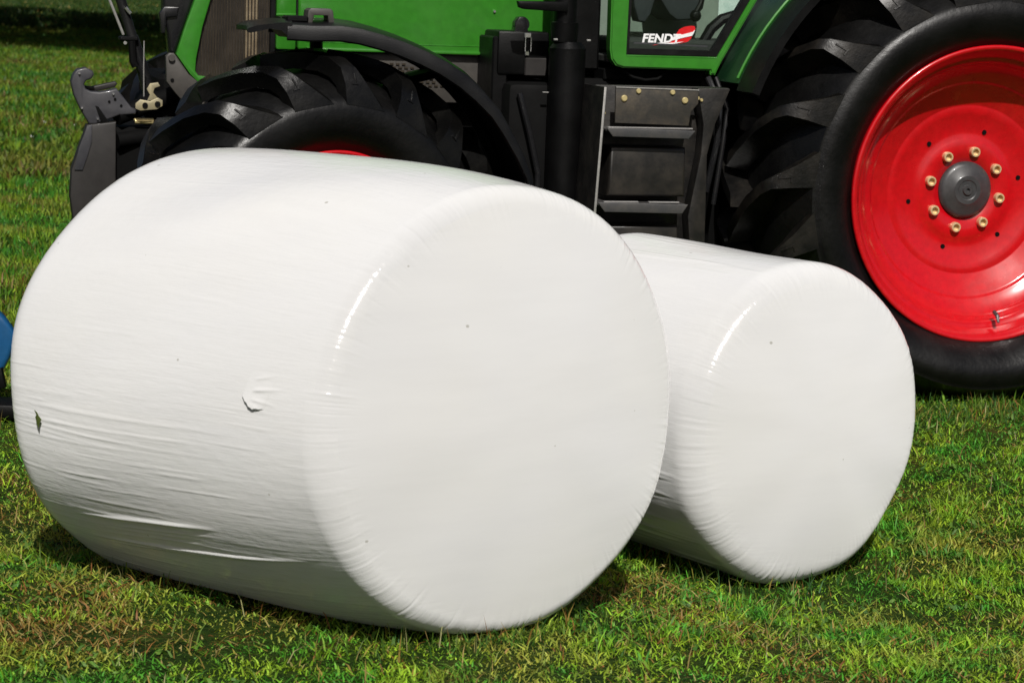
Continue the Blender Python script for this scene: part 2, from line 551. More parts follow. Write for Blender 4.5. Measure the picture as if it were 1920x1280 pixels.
def near_grass():
    sets = []
    x, y = sample(300000, -2.9, 3.2, 4.3, 8.9, 0.23)
    br = brownness(x, y)
    n = len(x)
    tuft = 0.5 * value_noise(x, y, 4.2, 8) + 0.5 * value_noise(x, y, 15.0, 18)
    ln = RNG.uniform(0.016, 0.046, n) * (0.25 + 0.8 * tuft + 2.2 * np.clip(tuft - 0.55, 0, 1)) * (1 - 0.5 * np.clip(br, 0, 1))
    sets.append(make_blades(x, y, ln, RNG.uniform(0.0024, 0.0062, n), RNG.uniform(0.35, 1.5, n), patchy(x, y, br)))
    # mown pieces lying flat
    x, y = sample(90000, -2.9, 3.2, 4.3, 8.9, 0.23)
    br = brownness(x, y)
    k = RNG.random(len(x)) < 0.25 + 0.75 * br
    x, y, br = x[k], y[k], br[k]
    n = len(x)
    sets.append(make_blades(x, y, RNG.uniform(0.012, 0.065, n), RNG.uniform(0.0016, 0.0045, n), RNG.uniform(1.25, 1.6, n),
                            patchy(x, y, br, 0.16), RNG.uniform(0.006, 0.026, n) * (1 - 0.3 * np.clip(br, 0, 1)), 0.05))
    # broad weed leaves
    x, y = sample(24000, -2.9, 3.2, 4.3, 8.9, 0.23)
    k = value_noise(x, y, 3.3, 21) > 0.58
    x, y = x[k], y[k]
    n = len(x)
    g = np.array([(0.100, 0.22, 0.030), (0.065, 0.17, 0.024), (0.14, 0.27, 0.038)])[RNG.integers(0, 3, n)] * RNG.uniform(.7, 1.1, (n, 1))
    sets.append(make_blades(x, y, RNG.uniform(0.012, 0.034, n), RNG.uniform(0.006, 0.014, n), RNG.uniform(0.7, 1.45, n), g, 0.010))
    # taller pale stalks
    x, y = sample(2600, -2.9, 3.2, 4.3, 8.9, 0.23)
    n = len(x)
    c = np.array([(0.30, 0.36, 0.09), (0.46, 0.44, 0.20), (0.20, 0.32, 0.06), (0.40, 0.28, 0.10)])[RNG.integers(0, 4, n)] * RNG.uniform(.7, 1.1, (n, 1))
    sets.append(make_blades(x, y, RNG.uniform(0.04, 0.085, n), RNG.uniform(0.0018, 0.0040, n), RNG.uniform(0.05, 0.8, n), c, 0.0, 0.7))
    # a ragged fringe left standing where the mower could not reach, at the bales and the tyres
    fx, fy = [], []
    for B, m in ((BIG, 2600), (SMALL, 1500)):
        c0, ax, sd, up = bale_frame(B)
        t = RNG.uniform(-0.10, B['L'], m)
        w = RNG.normal(0, 0.22, m)
        fx.append(c0[0] + ax[0] * t + sd[0] * w); fy.append(c0[1] + ax[1] * t + sd[1] * w)
    m = 2600
    fx.append(RNG.uniform(1.2, 3.0, m)); fy.append(8.42 + 0.24 * (fx[-1] - 1.8) + RNG.normal(0, 0.10, m))
    x, y = np.concatenate(fx), np.concatenate(fy)
    n = len(x)
    sets.append(make_blades(x, y, RNG.uniform(0.03, 0.085, n), RNG.uniform(0.002, 0.005, n), RNG.uniform(0.1, 1.1, n), colours(n, np.zeros(n), 0.15)))
    join_blades("mown_grass", sets, "short mown green grass mixed with straw clippings in the foreground")

def mid_grass():
    sets = []
    x, y = sample(150000, -5.2, 3.6, 8.6, 17, None)
    k = (x > -0.24 * y - 1.2) & ((x < -0.10 * y + 0.6) | (y < 9.8))
    x, y = x[k], y[k]
    n = len(x)
    br = brownness(x * 0.6, y * 0.6)
    tuft = value_noise(x, y, 3.0, 9)
    sets.append(make_blades(x, y, RNG.uniform(0.03, 0.075, n) * (0.6 + 0.8 * tuft), RNG.uniform(0.004, 0.010, n),
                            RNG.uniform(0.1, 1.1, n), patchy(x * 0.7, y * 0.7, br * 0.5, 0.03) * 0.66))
    x, y = sample(300000, -17, -1.5, 17, 62, None)
    k = (x > -0.24 * y - 1.5) & (x < -0.125 * y + 0.5)
    x, y = x[k], y[k]
    n = len(x)
    br = brownness(x * 0.3, y * 0.3)
    sets.append(make_blades(x, y, RNG.uniform(0.05, 0.12, n), RNG.uniform(0.010, 0.026, n),
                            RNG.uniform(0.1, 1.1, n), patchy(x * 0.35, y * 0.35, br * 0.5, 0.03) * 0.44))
    x, y = sample(140000, -34, -7, 62, 125, None)
    k = (x > -0.24 * y - 2) & (x < -0.13 * y + 0.5)
    x, y = x[k], y[k]
    n = len(x)
    sets.append(make_blades(x, y, RNG.uniform(0.08, 0.2, n), RNG.uniform(0.03, 0.06, n),
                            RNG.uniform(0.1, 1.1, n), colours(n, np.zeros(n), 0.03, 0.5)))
    x, y = sample(170000, 1.0, 16, 9.4, 40, None)        # beyond the rear wheel
    k = (x > 0.16 * y + 0.6) & (x < 0.34 * y + 1.0) & (RNG.random(len(x)) < 11 / y)
    x, y = x[k], y[k]
    n = len(x)
    sets.append(make_blades(x, y, RNG.uniform(0.03, 0.09, n), RNG.uniform(0.004, 0.008, n) * (0.5 + y / 14),
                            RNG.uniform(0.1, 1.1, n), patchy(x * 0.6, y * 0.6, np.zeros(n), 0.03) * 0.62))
    join_blades("meadow_grass", sets, "sunlit meadow grass stretching away beyond the tractor")


# unseen far trees, placed so their shade darkens the far end of the meadow
def make_tree(name, x, y, h, label, src=None):
    root = empty(name, (x, y, 0))
    tag(root, label, 'tree', 'unseen trees shading the far end of the meadow')
    if src is None:
        tr = MB()
        tr.tube([(0, 0, -.2), (0.05, 0, 1.0), (0.0, 0.1, 3.0), (0.1, 0, 6.0), (0, 0, 8.5)], [0.34, 0.27, 0.22, 0.14, 0.04], 12)
        for k in range(9):
            a = k * 2.4
            z = 2.4 + 0.55 * k
            r = 3.6 - 0.2 * k
            tr.tube([(0, 0, z), (cos(a) * r * .5, sin(a) * r * .5, z + .8), (cos(a) * r, sin(a) * r, z + 1.2)], [0.10, 0.06, 0.02], 6)
        t = tr.build("trunk", 'bark', root)
        n = 5200
        u = RNG.normal(size=(n, 3))
        u /= np.linalg.norm(u, axis=1)[:, None]
        rr = RNG.uniform(0.35, 1, n) ** 0.5
        lump = 1 + 0.22 * np.sin(3 * u[:, 0] + 2) * np.sin(4 * u[:, 1]) + 0.15 * np.sin(7 * u[:, 2] + 3 * u[:, 0])
        c = u * (rr * lump)[:, None] * np.array([4.9, 4.9, 3.7]) + np.array([0, 0, 6.3])
        c = c[(c[:, 2] > 2.3)]
        n = len(c)
        a1 = RNG.normal(size=(n, 3)); a1 /= np.linalg.norm(a1, axis=1)[:, None]
        a2 = np.cross(a1, RNG.normal(size=(n, 3))); a2 /= np.linalg.norm(a2, axis=1)[:, None]
        sz = RNG.uniform(0.14, 0.34, n)[:, None]
        V = np.stack([c - a1 * sz, c + a2 * sz * .6, c + a1 * sz, c - a2 * sz * .6], 1).reshape(-1, 3)
        F = np.arange(n * 4)
        cc = np.ones((n, 4, 4))
        cc[:, :, :3] = (np.array([0.045, 0.095, 0.016]) * RNG.uniform(0.6, 1.5, (n, 1)))[:, None, :]
        me = np_mesh("crown", V, F, np.full(n, 4), 'leaf', cc.reshape(-1, 4))
        link_obj("crown", me, root)
        root.scale = (h, h, h)
        return root
    for ch in src.children:
        c = ch.copy()
        COL.objects.link(c)
        c.parent = root
    root.scale = (h, h, h)
    root.rotation_euler = (0, 0, random.uniform(0, 6))
    return root
t0 = make_tree("shade_tree", -14.4, 44, 1.1, "unseen leafy tree shading the meadow, first of the row left of the tractor")
ORD = ["second", "third", "fourth", "fifth"]
for k, (y, sc) in enumerate(((51, 1.15), (58, 1.25), (66, 1.35), (76, 1.45))):
    make_tree("shade_tree", -0.2265 * y - 4.6 * sc + (k % 2) * 0.8, y, sc, "unseen leafy tree shading the meadow, %s of the row left of the tractor" % ORD[k], t0)
for k, (y, sc) in enumerate(((43, 1.05), (48, 1.1), (55, 1.2), (62, 1.3), (71, 1.4))):
    make_tree("shade_tree", -0.128 * y - (k % 2) * 0.7, y, sc, "unseen leafy tree shading the meadow behind the tractor grille, %s of its row" % (["first"] + ORD)[k], t0)

# ------------------------------------------------------------------ bales
def profile(R, L, rn, rf, bul, taper, sag, n):
    ta = 0.0
    for _ in range(20):                       # rounding starts where the domed end meets it without a kink
        re = R - rn + rn * sin(ta)
        ta = math.atan(2 * bul / re)
    he = rn - rn * cos(ta)
    P = [(he - bul * (1 - q * q), q * re) for q in np.linspace(0, 1, 30)][:-1]
    P += [(rn - rn * cos(t), R - rn + rn * sin(t)) for t in np.linspace(ta, pi / 2, 24)][:-1]
    P += [(t, R) for t in np.linspace(rn, L - rf, 60)][:-1]
    P += [(L - rf + rf * sin(t), R - rf + rf * cos(t)) for t in np.linspace(0, pi / 2, 24)]
    P += [(L + bul * (1 - q * q), q * (R - rf)) for q in np.linspace(1, 0, 16)][1:]
    P = np.array(P)
    q = np.clip(P[:, 0], 0, L) / L
    P[:, 1] *= 1 - taper * q + sag * 4 * q * (1 - q)
    s = np.concatenate([[0], np.cumsum(np.hypot(np.diff(P[:, 0]), np.diff(P[:, 1])))])
    # resample evenly, denser on the near edge
    ss = np.linspace(0, s[-1], n) if np.isscalar(n) else n(s, P[:, 0])
    return np.interp(ss, s, P[:, 0]), np.interp(ss, s, P[:, 1]), ss

def bale_frame(B):
    ax = np.array([-sin(B['yaw']) * cos(B['tilt']), cos(B['yaw']) * cos(B['tilt']), sin(B['tilt'])])
    sd = np.array([-cos(B['yaw']), -sin(B['yaw']), 0.0])
    up = np.cross(sd, ax)
    if up[2] < 0:
        up = -up
    c0 = np.array([B['cx'], B['cy'], B['cz']])
    return c0, ax, sd, up

BIG = dict(cx=.013, cy=5.429, R=.593, L=1.413, yaw=.751, rn=.06, rf=.199, bul=.085, tilt=-.051, sink=.019, taper=-.104, vz=.926, sag=.069)
SMALL = dict(cx=.812, cy=5.902, R=.417, L=1.0, yaw=.614, rn=.080, rf=.2, bul=.065, tilt=-.01, sink=.008, taper=0.0, vz=1.05, sag=0.0)

def settle(B, k):
    B['cz'] = EYE + (B['R'] * B['vz'] - B['sink'] - EYE) * k
    for q in ('cx', 'cy', 'R', 'L', 'rn', 'rf', 'bul'):
        B[q] *= k
    B['floor'] = EYE * (1 - k)
settle(BIG, 0.96)
settle(SMALL, 1.05)

def make_bale(name, B, label, nt, ns, ridges, seed, dent=None, th=None, pocket=None):
    rng = np.random.default_rng(seed)
    T, Rr, s = profile(B['R'], B['L'], B['rn'], B['rf'], B['bul'], B['taper'], B['sag'], ns)
    th = np.linspace(0, 2 * pi, nt, endpoint=False) if th is None else th
    nt, ns = len(th), len(s)
    thw = np.append(th, 2 * pi)
    TH, TT = np.meshgrid(th, T, indexing='xy')
    RR = np.repeat(Rr[:, None], nt, 1)
    SSg = np.repeat(s[:, None], nt, 1)
    rad_n = np.gradient(Rr, s)
    tn, rn_ = -np.gradient(Rr, s), np.gradient(T, s)          # outward normal in (axis, radius)
    wrapA = (TH + pi) % (2 * pi) - pi                          # -pi..pi, 0 = left side, pi/2 = top
    D = np.zeros_like(RR)
    # slow unevenness of the packed grass
    for k in range(10):
        m_, a_, p_ = rng.integers(2, 9), rng.uniform(0.0008, 0.0026) * (1.0 if dent is None else 0.5), rng.uniform(0, 6)
        D += a_ * np.sin(m_ * TH + rng.uniform(2, 9) * TT + p_)
    # pleats pulled tight along the bale
    for (t0, ta, tb, amp, w, sl) in ridges:
        c = t0 + sl * (TT - ta)
        env = np.clip((TT - ta) / (0.25 * (tb - ta)), 0, 1) * np.clip((tb - TT) / (0.35 * (tb - ta)), 0, 1)
        D += amp * env * np.exp(-((wrapA - c) / w) ** 2)
    # facets where the net shows through near the rounded edges
    edge = np.exp(-((SSg - (B['R'] - B['rn'] + B['rn'] * 0.8)) / 0.05) ** 2)
    for k in range(26):
        a0, w_ = rng.uniform(-pi, pi), rng.uniform(0.012, 0.045)
        da = (TH - a0 + pi) % (2 * pi) - pi
        D += edge * rng.uniform(-0.0008, 0.0006) * np.exp(-(da / w_) ** 2)
    for k in range(260):
        a0, w_ = rng.uniform(-pi, pi), rng.uniform(0.004, 0.011)
        da = (TH[0] - a0 + pi) % (2 * pi) - pi
        D += edge * (rng.uniform(-0.00065, 0.00065) * (1.0 if th is None or len(th) > 1000 else 1.5) * np.exp(-(da / w_) ** 2))[None, :]
    fade = np.clip((RR - 0.06) / (B['R'] * 0.8), 0, 1) ** 1.5
    D *= fade
    if pocket is not None:                                      # torn film lifting into a little open pocket
        t0, a0 = pocket
        px_, py_ = t0 - TT, (wrapA - a0) * B['R']
        al, pe = px_ * 0.93 - py_ * 0.37, px_ * 0.37 + py_ * 0.93
        q = np.clip(al / 0.080, 0, 1)
        pe = pe + 0.013 * np.sin(pi * q) - 0.009 + 0.0014 * np.sin(al * 150 + 0.6) + 0.0008 * np.sin(al * 390)
        hgt = 0.0085 * np.sin(pi * q) ** 0.6 * np.exp(-np.maximum(pe, 0) / 0.030) * np.clip(pe / 0.0022 + 0.5, 0, 1)
        for (ang_, off_, amp_, len_) in ((0.10, 0.020, 0.0035, 0.10), (-0.12, 0.000, 0.0022, 0.09), (0.22, 0.045, 0.002, 0.08), (-0.3, -0.012, 0.0015, 0.06)):
            u_ = (px_ - 0.035) * cos(ang_) + (py_ - off_) * sin(ang_)
            w_ = -(px_ - 0.035) * sin(ang_) + (py_ - off_) * cos(ang_)
            hgt = hgt + amp_ * np.clip(u_ / 0.02, 0, 1) * np.clip(1 - u_ / len_, 0, 1) * np.exp(-(w_ / 0.0045) ** 2)
        D += np.where(np.abs(px_ - 0.05) < 0.2, hgt, 0) * (np.abs(py_) < 0.15)
    c0, ax, sd, up = bale_frame(B)
    A = TT + D * tn[:, None]
    Q = RR + D * rn_[:, None]
    P = c0 + A[..., None] * ax + (Q * np.cos(TH))[..., None] * sd + (Q * np.sin(TH) * B['vz'])[..., None] * up
    # the underside settles flat on the turf
    z = P[..., 2]
    z0 = gz(P[..., 0], P[..., 1]) + 0.008
    P[..., 2] = np.where(z < z0 + 0.012, z0 + 0.012 * np.exp(np.minimum(z - z0 - 0.012, 0) / 0.012), z)
    if dent is not None:                                       # pressed against its neighbour
        b0, bax, bsd, bup = bale_frame(dent)
        Tb, Rb, _ = profile(dent['R'], dent['L'], dent['rn'], dent['rf'], dent['bul'], dent['taper'], dent['sag'], 300)
        k = (Tb > 0.0) & (Rb > 0.4)
        v = P - b0
        t_ = v @ bax
        xs_, zs_ = -(v @ bsd), (v @ bup) / dent['vz']
        rr_ = np.hypot(xs_, zs_)
        lim = np.interp(t_, Tb[k], Rb[k]) + 0.006
        ins = (rr_ < lim) & (t_ > 0.02) & (t_ < dent['L'] - 0.02)
        push = np.where(ins, sqrt(1.0) * (np.sqrt(np.maximum(lim ** 2 - zs_ ** 2, 1e-6)) - xs_), 0)
        P = P - push[..., None] * bsd
    V = P.reshape(-1, 3)
    i, j = np.meshgrid(np.arange(ns - 1), np.arange(nt), indexing='ij')
    a = i * nt + j
    b = i * nt + (j + 1) % nt
    F = np.stack([a, b, b + nt, a + nt], -1).reshape(-1, 4)
    org = Vector((c0[0] + ax[0] * B['L'] / 2, c0[1] + ax[1] * B['L'] / 2, 0.0))
    V = V - np.array(org)
    me = np_mesh(name, V, F.ravel(), np.full(len(F), 4), 'wrap', smooth=True)
    uvl = me.uv_layers.new(name="film")
    jj = j.reshape(-1)
    u = np.stack([np.repeat(s[:-1], nt), np.repeat(s[:-1], nt), np.repeat(s[1:], nt), np.repeat(s[1:], nt)], -1)
    v0, v1 = thw[jj] * B['R'], thw[jj + 1] * B['R']
    v = np.stack([v0, v1, v1, v0], -1)
    # on the ends the film lies flat: lay the map out straight across instead of round and round
    ii = i.reshape(-1)
    def flat(i_, j_):
        r_ = Rr[i_]
        return r_ * np.cos(thw[j_]), r_ * np.sin(thw[j_])
    n_cap = int(np.searchsorted(s, B['R'] - B['rn'] * 0.55))
    n_far = int(np.searchsorted(s, s[-1] - (B['R'] - B['rf'] * 0.5)))
    cap = (ii < n_cap) | (ii >= n_far)
    cu_, cv_ = [], []
    for di, dj in ((0, 0), (0, 1), (1, 1), (1, 0)):
        a_, b_ = flat(ii + di, jj + dj)
        cu_.append(a_ + 11.3); cv_.append(b_ + 7.7)
    u = np.where(cap[:, None], np.stack(cu_, -1), u)
    v = np.where(cap[:, None], np.stack(cv_, -1), v)
    side = np.repeat(np.clip((s - (B['R'] - B['rn'] * 1.2)) / (B['rn'] * 0.9), 0, 1) * np.clip((s[-1] - B['R'] + B['rf'] - s) / B['rf'] * 2, 0, 1), nt)
    at = me.attributes.new("side_amount", 'FLOAT', 'POINT')
    at.data.foreach_set("value", side.astype(np.float32))
    uvl.data.foreach_set("uv", np.stack([u, v], -1).astype(np.float32).ravel())
    o = link_obj(name, me)
    o.location = org
    tag(o, label, 'silage bale', 'white wrapped silage bales on the grass')
    return o, org

def rand_ridges(rng, n, a0, a1, t0, t1, amp, w):
    out = []
    for _ in range(n):
        ta = rng.uniform(t0, t1 - 0.1)
        tb = min(t1, ta + rng.uniform(0.15, 0.7))
        out.append((rng.uniform(a0, a1), ta, tb, rng.uniform(*amp), rng.uniform(*w), rng.uniform(-0.05, 0.05)))
    return out
rg = np.random.default_rng(5)
# (angle, from, to, height, width, slant)
RB = [(-0.585, 0.15, 1.05, 0.0090, 0.009, -0.10), (-0.610, 0.30, 1.00, 0.0060, 0.006, -0.12), (-0.475, 0.42, 1.05, 0.0085, 0.012, -0.09),
      (-0.520, 0.45, 1.00, 0.0040, 0.007, -0.10), (-0.545, 0.50, 0.95, 0.0035, 0.005, -0.10), (-0.565, 0.45, 0.98, 0.003, 0.005, -0.11),
      (-0.03, 0.25, 1.30, 0.0030, 0.010, -0.02), (-0.09, 0.30, 1.30, 0.0028, 0.008, -0.02), (-0.16, 0.5, 1.35, 0.0020, 0.007, -0.03),
      (0.33, 0.45, 0.95, 0.0010, 0.004, 0.0)]
RB = [(a, b, c, d * (0.60 if d > 0.005 else 0.36), w * 0.75, e) for a, b, c, d, w, e in RB]
RB += rand_ridges(rg, 110, -1.1, -0.02, 0.08, 1.35, (0.0002, 0.0008), (0.0025, 0.006))
RB += rand_ridges(rg, 30, 0.0, 1.4, 0.08, 1.35, (0.0002, 0.0006), (0.004, 0.010))
RS = rand_ridges(rg, 60, -1.2, -0.15, 0.06, 0.9, (0.0006, 0.0030), (0.005, 0.012)) + rand_ridges(rg, 24, 0.9, 1.7, 0.06, 0.95, (0.0006, 0.002), (0.008, 0.02))

def big_rows(s, T):
    m = int(np.argmax(T > 0.09)); k = int(np.argmax(T > 0.33))
    return np.unique(np.concatenate([np.linspace(0, s[-1], 150), np.linspace(s[m], s[k], 130), np.linspace(s[m] - 0.16, s[m], 40)]))
big, BORG = make_bale("silage_bale", BIG, "large white film wrapped bale in front with a small torn flap on its side", 1400, big_rows, RB, 3,
                      th=np.unique(np.concatenate([np.linspace(0, 2 * pi, 1400, endpoint=False), np.linspace(0.02, 0.24, 150)])), pocket=(0.272 * .96, 0.128))
small, SORG = make_bale("silage_bale", SMALL, "smaller white film wrapped bale behind the large one, in front of the red tractor wheel", 800, 120, RS, 9, BIG)

def on_bale(B, t, r, th, lift=0.0):
    c0, ax, sd, up = bale_frame(B)
    rad = sd * cos(th) + up * sin(th) * B['vz']
    return Vector(c0 + ax * t + (r + lift) * rad), Vector(ax), Vector(rad).normalized()

def stuck_leaf():
    p, ax, nrm = on_bale(BIG, 1.100 * .96, 0.669 * .96, -0.100, 0.003)
    dn = nrm.cross(ax).normalized()
    if dn.z > 0:
        dn = -dn
    out = [(-.010, -.045), (-.002, -.020), (-.012, .000), (-.004, .030), (.008, .052), (.012, .030), (.024, .004), (.010, -.016), (.004, -.034)]
    bm = bmesh.new()
    vs = [bm.verts.new(p + ax * (-x) + dn * y + nrm * (0.003 + 0.006 * abs(y) / .05)) for x, y in ((a_ * .75, b_ * .46) for a_, b_ in out)]
    f = bm.faces.new(vs)
    r = bmesh.ops.extrude_face_region(bm, geom=[f])
    for e in r['geom']:
        if isinstance(e, bmesh.types.BMVert):
            e.co += nrm * 0.001
    bmesh.ops.recalc_face_normals(bm, faces=bm.faces[:])
    for v in bm.verts:
        v.co -= p
    me = bpy.data.meshes.new("leaf")
    bm.to_mesh(me)
    bm.free()
    me.materials.append(paint('dry_green_leaf', (0.085, 0.115, 0.02), 0.6, scale=50))
    o = link_obj("leaf", me)
    o.location = p
    tag(o, "small dark green leaf scrap stuck to the left side of the large white bale", 'leaf')
stuck_leaf()

near_grass()
mid_grass()

# ------------------------------------------------------------------ tractor
PSI = radians(14.7)
TR = empty("tractor", (1.8298, 8.6931, 0.0), PSI)
tag(TR, "green tractor with red wheel rims and black tyres parked behind the white bales", 'tractor')

def make_tyre(name, prof, lug_st, n_lug, width, zc, zmin, parent, nseg=120, rot=0.0, lug_mat='lug'):
    mb = MB()
    mb.revolve(prof, nseg)
    bm = mb.bm
    # moulded lugs, two opposed rows
    for side in (0, 1):
        for k in range(n_lug):
            base = 2 * pi * (k + 0.5 * side) / n_lug + rot
            rings = []
            for (yt, rt, yb, rb, dth, wt, wb, *cw) in lug_st:
                if side:
                    yt, yb = width - yt, width - yb
                ring = []
                tc, bc = cw if cw else (wt, wb)
                for (yy, r, off) in ((yb, rb, -bc), (yt, rt, -tc), (yt, rt, wt), (yb, rb, wb)):
                    a = base + dth + off / r
                    ring.append(bm.verts.new((r * cos(a), yy, r * sin(a))))
                rings.append(ring)
            fs = []
            n0 = len(bm.faces)
            for p, q in zip(rings, rings[1:]):
                for m in range(3):
                    fs.append(bm.faces.new((p[m], p[m + 1], q[m + 1], q[m])))
            fs.append(bm.faces.new(rings[0]))
            fs.append(bm.faces.new(rings[-1][::-1]))
            if not side:                        # moulded wear mark on the shoulder of the lug
                (y1, r1), (y2, r2) = lug_st[1][:2], lug_st[2][:2]
                def on(f, off, up_):
                    r_, yy = r1 + (r2 - r1) * f, y1 + (y2 - y1) * f - up_
                    a = base + lug_st[1][4] + (lug_st[2][4] - lug_st[1][4]) * f + off / r_
                    return bm.verts.new((r_ * cos(a), yy, r_ * sin(a)))
                for (fa, fb, oa, ob) in ((0.05, 0.70, -0.020, -0.014), (0.03, 0.10, -0.022, 0.004)):
                    lo = [on(fa, oa, -0.002), on(fb, oa, -0.002), on(fb, ob, -0.002), on(fa, ob, -0.002)]
                    hi = [on(fa, oa, 0.004), on(fb, oa, 0.004), on(fb, ob, 0.004), on(fa, ob, 0.004)]
                    fs.append(bm.faces.new(hi))
                    for m in range(4):
                        fs.append(bm.faces.new((lo[m], lo[(m + 1) % 4], hi[(m + 1) % 4], hi[m])))
            bmesh.ops.recalc_face_normals(bm, faces=fs)
            for f in fs:
                f.material_index = 1
    # weight on the tyre: flat contact patch and bulging lower sidewall
    moulded = {v for f in bm.faces if f.material_index == 1 for v in f.verts}
    for v in bm.verts:
        zw = v.co.z + zc
        if zw < 0.42:
            k = (0.42 - zw) / 0.42
            k = max(0, min(1.2, k)) * 1.15
            if v in moulded:
                if v.co.y < width * 0.3:
                    v.co.y += 0.05 * k
            elif v.co.y < width * 0.28:
                v.co.y -= 0.050 * min(k * 1.6, 1.0) * max(0, 1 - v.co.y / (width * .28))
            if v.co.y > width * 0.72 and v not in moulded:
                v.co.y += 0.050 * k * k
        if zw < zmin:
            v.co.z = zmin - zc + (zw - zmin) * 0.05
    smooth_by_angle(bm, 38)
    me = bpy.data.meshes.new(name)
    bm.to_mesh(me)
    bm.free()
    me.materials.append(M['rubber'])
    me.materials.append(M[lug_mat])
    return link_obj(name, me, parent)

def mirrored(prof_half, width):
    return prof_half + [(width - y, r) for y, r in reversed(prof_half)]

# --- rear wheel
RZ = 0.839
RW = empty("rear_wheel", (-0.012, 0, RZ - 0.006), 0, TR)
RW.scale = (1.012, 1, 1.012)
W = 0.60
half = [(0.050, 0.545), (0.022, 0.562), (0.004, 0.575), (-0.018, 0.600), (-0.038, 0.640), (-0.045, 0.680), (-0.038, 0.715), (-0.032, 0.722),
        (-0.031, 0.735), (-0.014, 0.748), (0.030, 0.775), (0.080, 0.812), (0.15, 0.845), (0.30, 0.866)]
prof = mirrored(half, W)
lug = [(-0.033, 0.728, -0.010, 0.715, 0.000, 0.026, 0.040, 0.110, 0.140), (-0.026, 0.815, 0.045, 0.770, 0.012, 0.024, 0.036, 0.055, 0.08), (-0.004, 0.888, 0.080, 0.800, 0.026, 0.023, 0.036, 0.024, 0.044),
       (0.030, 0.916, 0.110, 0.815, 0.052, 0.024, 0.038), (0.130, 0.938, 0.150, 0.830, 0.120, 0.025, 0.038), (0.250, 0.950, 0.250, 0.845, 0.215, 0.026, 0.038), (0.335, 0.950, 0.335, 0.845, 0.280, 0.026, 0.038)]
LUG_ROT = radians(159.8 - 160.5 + 180 - 180)
tyre = make_tyre("tyre", prof, lug, 20, W, RZ, -0.03, RW, rot=radians(-3.8))
mb = MB()
mb.revolve([(0.055, 0.552), (0.000, 0.566), (-0.007, 0.565), (-0.010, 0.558), (-0.007, 0.549), (0.004, 0.543), (0.014, 0.530), (0.050, 0.521), (0.056, 0.513), (0.060, 0.500), (0.090, 0.493), (0.112, 0.484), (0.130, 0.470), (0.146, 0.448), (0.163, 0.424), (0.165, 0.4185), (0.172, 0.4165), (0.176, 0.408),
            (0.194, 0.370), (0.212, 0.331), (0.214, 0.326), (0.211, 0.320), (0.224, 0.290), (0.233, 0.250), (0.237, 0.225), (0.237, 0.208), (0.231, 0.193), (0.228, 0.180), (0.228, 0.08), (0.27, 0.08), (0.27, 0.30), (0.30, 0.47), (0.55, 0.49), (0.60, 0.565)], 128)
rim = mb.build("rim", 'red', RW, 40, fix=False)
mb = MB()
mb.revolve([(y + 0.048, r) for y, r in [(0.19, 0.111), (0.172, 0.110), (0.163, 0.104), (0.157, 0.092), (0.150, 0.060), (0.146, 0.055), (0.146, 0.040), (0.149, 0.036), (0.149, 0.022), (0.142, 0.018), (0.142, 0.008), (0.150, 0.006), (0.150, 0.0)]], 48)
mb.build("hub_cap", 'hub', RW, 30)
def nut_mesh():
    m = MB()
    m.revolve([(0.0, 0.0205), (-0.018, 0.0195), (-0.021, 0.0175), (-0.021, 0.0130), (-0.006, 0.0120), (-0.006, 0.0)], 20)
    return m
nut0 = None
for k in range(8):
    a = radians(78 + 45 * k)
    if nut0 is None:
        nut0 = nut_mesh().build("wheel_nut", 'sleeve', RW, 30)
        o = nut0
    else:
        o = nut0.copy()
        COL.objects.link(o)
    o.location = (0.150 * cos(a), 0.228, 0.150 * sin(a))
h0 = None
for k in range(6):
    a = radians(72 + 60 * k)
    if h0 is None:
        h0 = MB().revolve([(0.004, 0.009), (-0.0015, 0.009), (-0.0015, 0.0)], 12).build("rim_hole", 'frame', RW)
        o = h0
    else:
        o = h0.copy()
        COL.objects.link(o)
    o.location = (0.235 * cos(a), 0.2330, 0.235 * sin(a))
mb = MB()
mb.tube([(0.075, 0.05, -0.455), (0.075, 0.02, -0.468), (0.073, 0.005, -0.49)], [0.008, 0.008, 0.005], 8)
mb.build("tyre_valve", 'hub', RW)

# --- front wheel, turned a little to the left
FZ = 0.60
FW = empty("front_wheel", (-2.60, 0.27, FZ), radians(11), TR)
FWD = 0.50
fh = [(0.03, 0.355), (0.015, 0.372), (-0.005, 0.39), (-0.028, 0.42), (-0.040, 0.46), (-0.038, 0.51), (-0.030, 0.535), (-0.012, 0.552), (0.030, 0.580), (0.075, 0.608), (0.14, 0.632), (0.25, 0.645)]
fprof = [(y - FWD / 2, r) for y, r in mirrored(fh, FWD)]
flug0 = [(-0.034, 0.530, -0.015, 0.525, 0.0, 0.030, 0.050, 0.115, 0.14), (-0.024, 0.600, 0.025, 0.59, 0.018, 0.030, 0.045, 0.060, 0.09), (-0.004, 0.657, 0.055, 0.62, 0.042, 0.030, 0.048, 0.030, 0.055),
         (0.040, 0.690, 0.100, 0.640, 0.085, 0.032, 0.050), (0.120, 0.708, 0.140, 0.650, 0.165, 0.030, 0.046), (0.210, 0.715, 0.210, 0.660, 0.265, 0.030, 0.043), (0.275, 0.715, 0.275, 0.660, 0.340, 0.028, 0.042)]
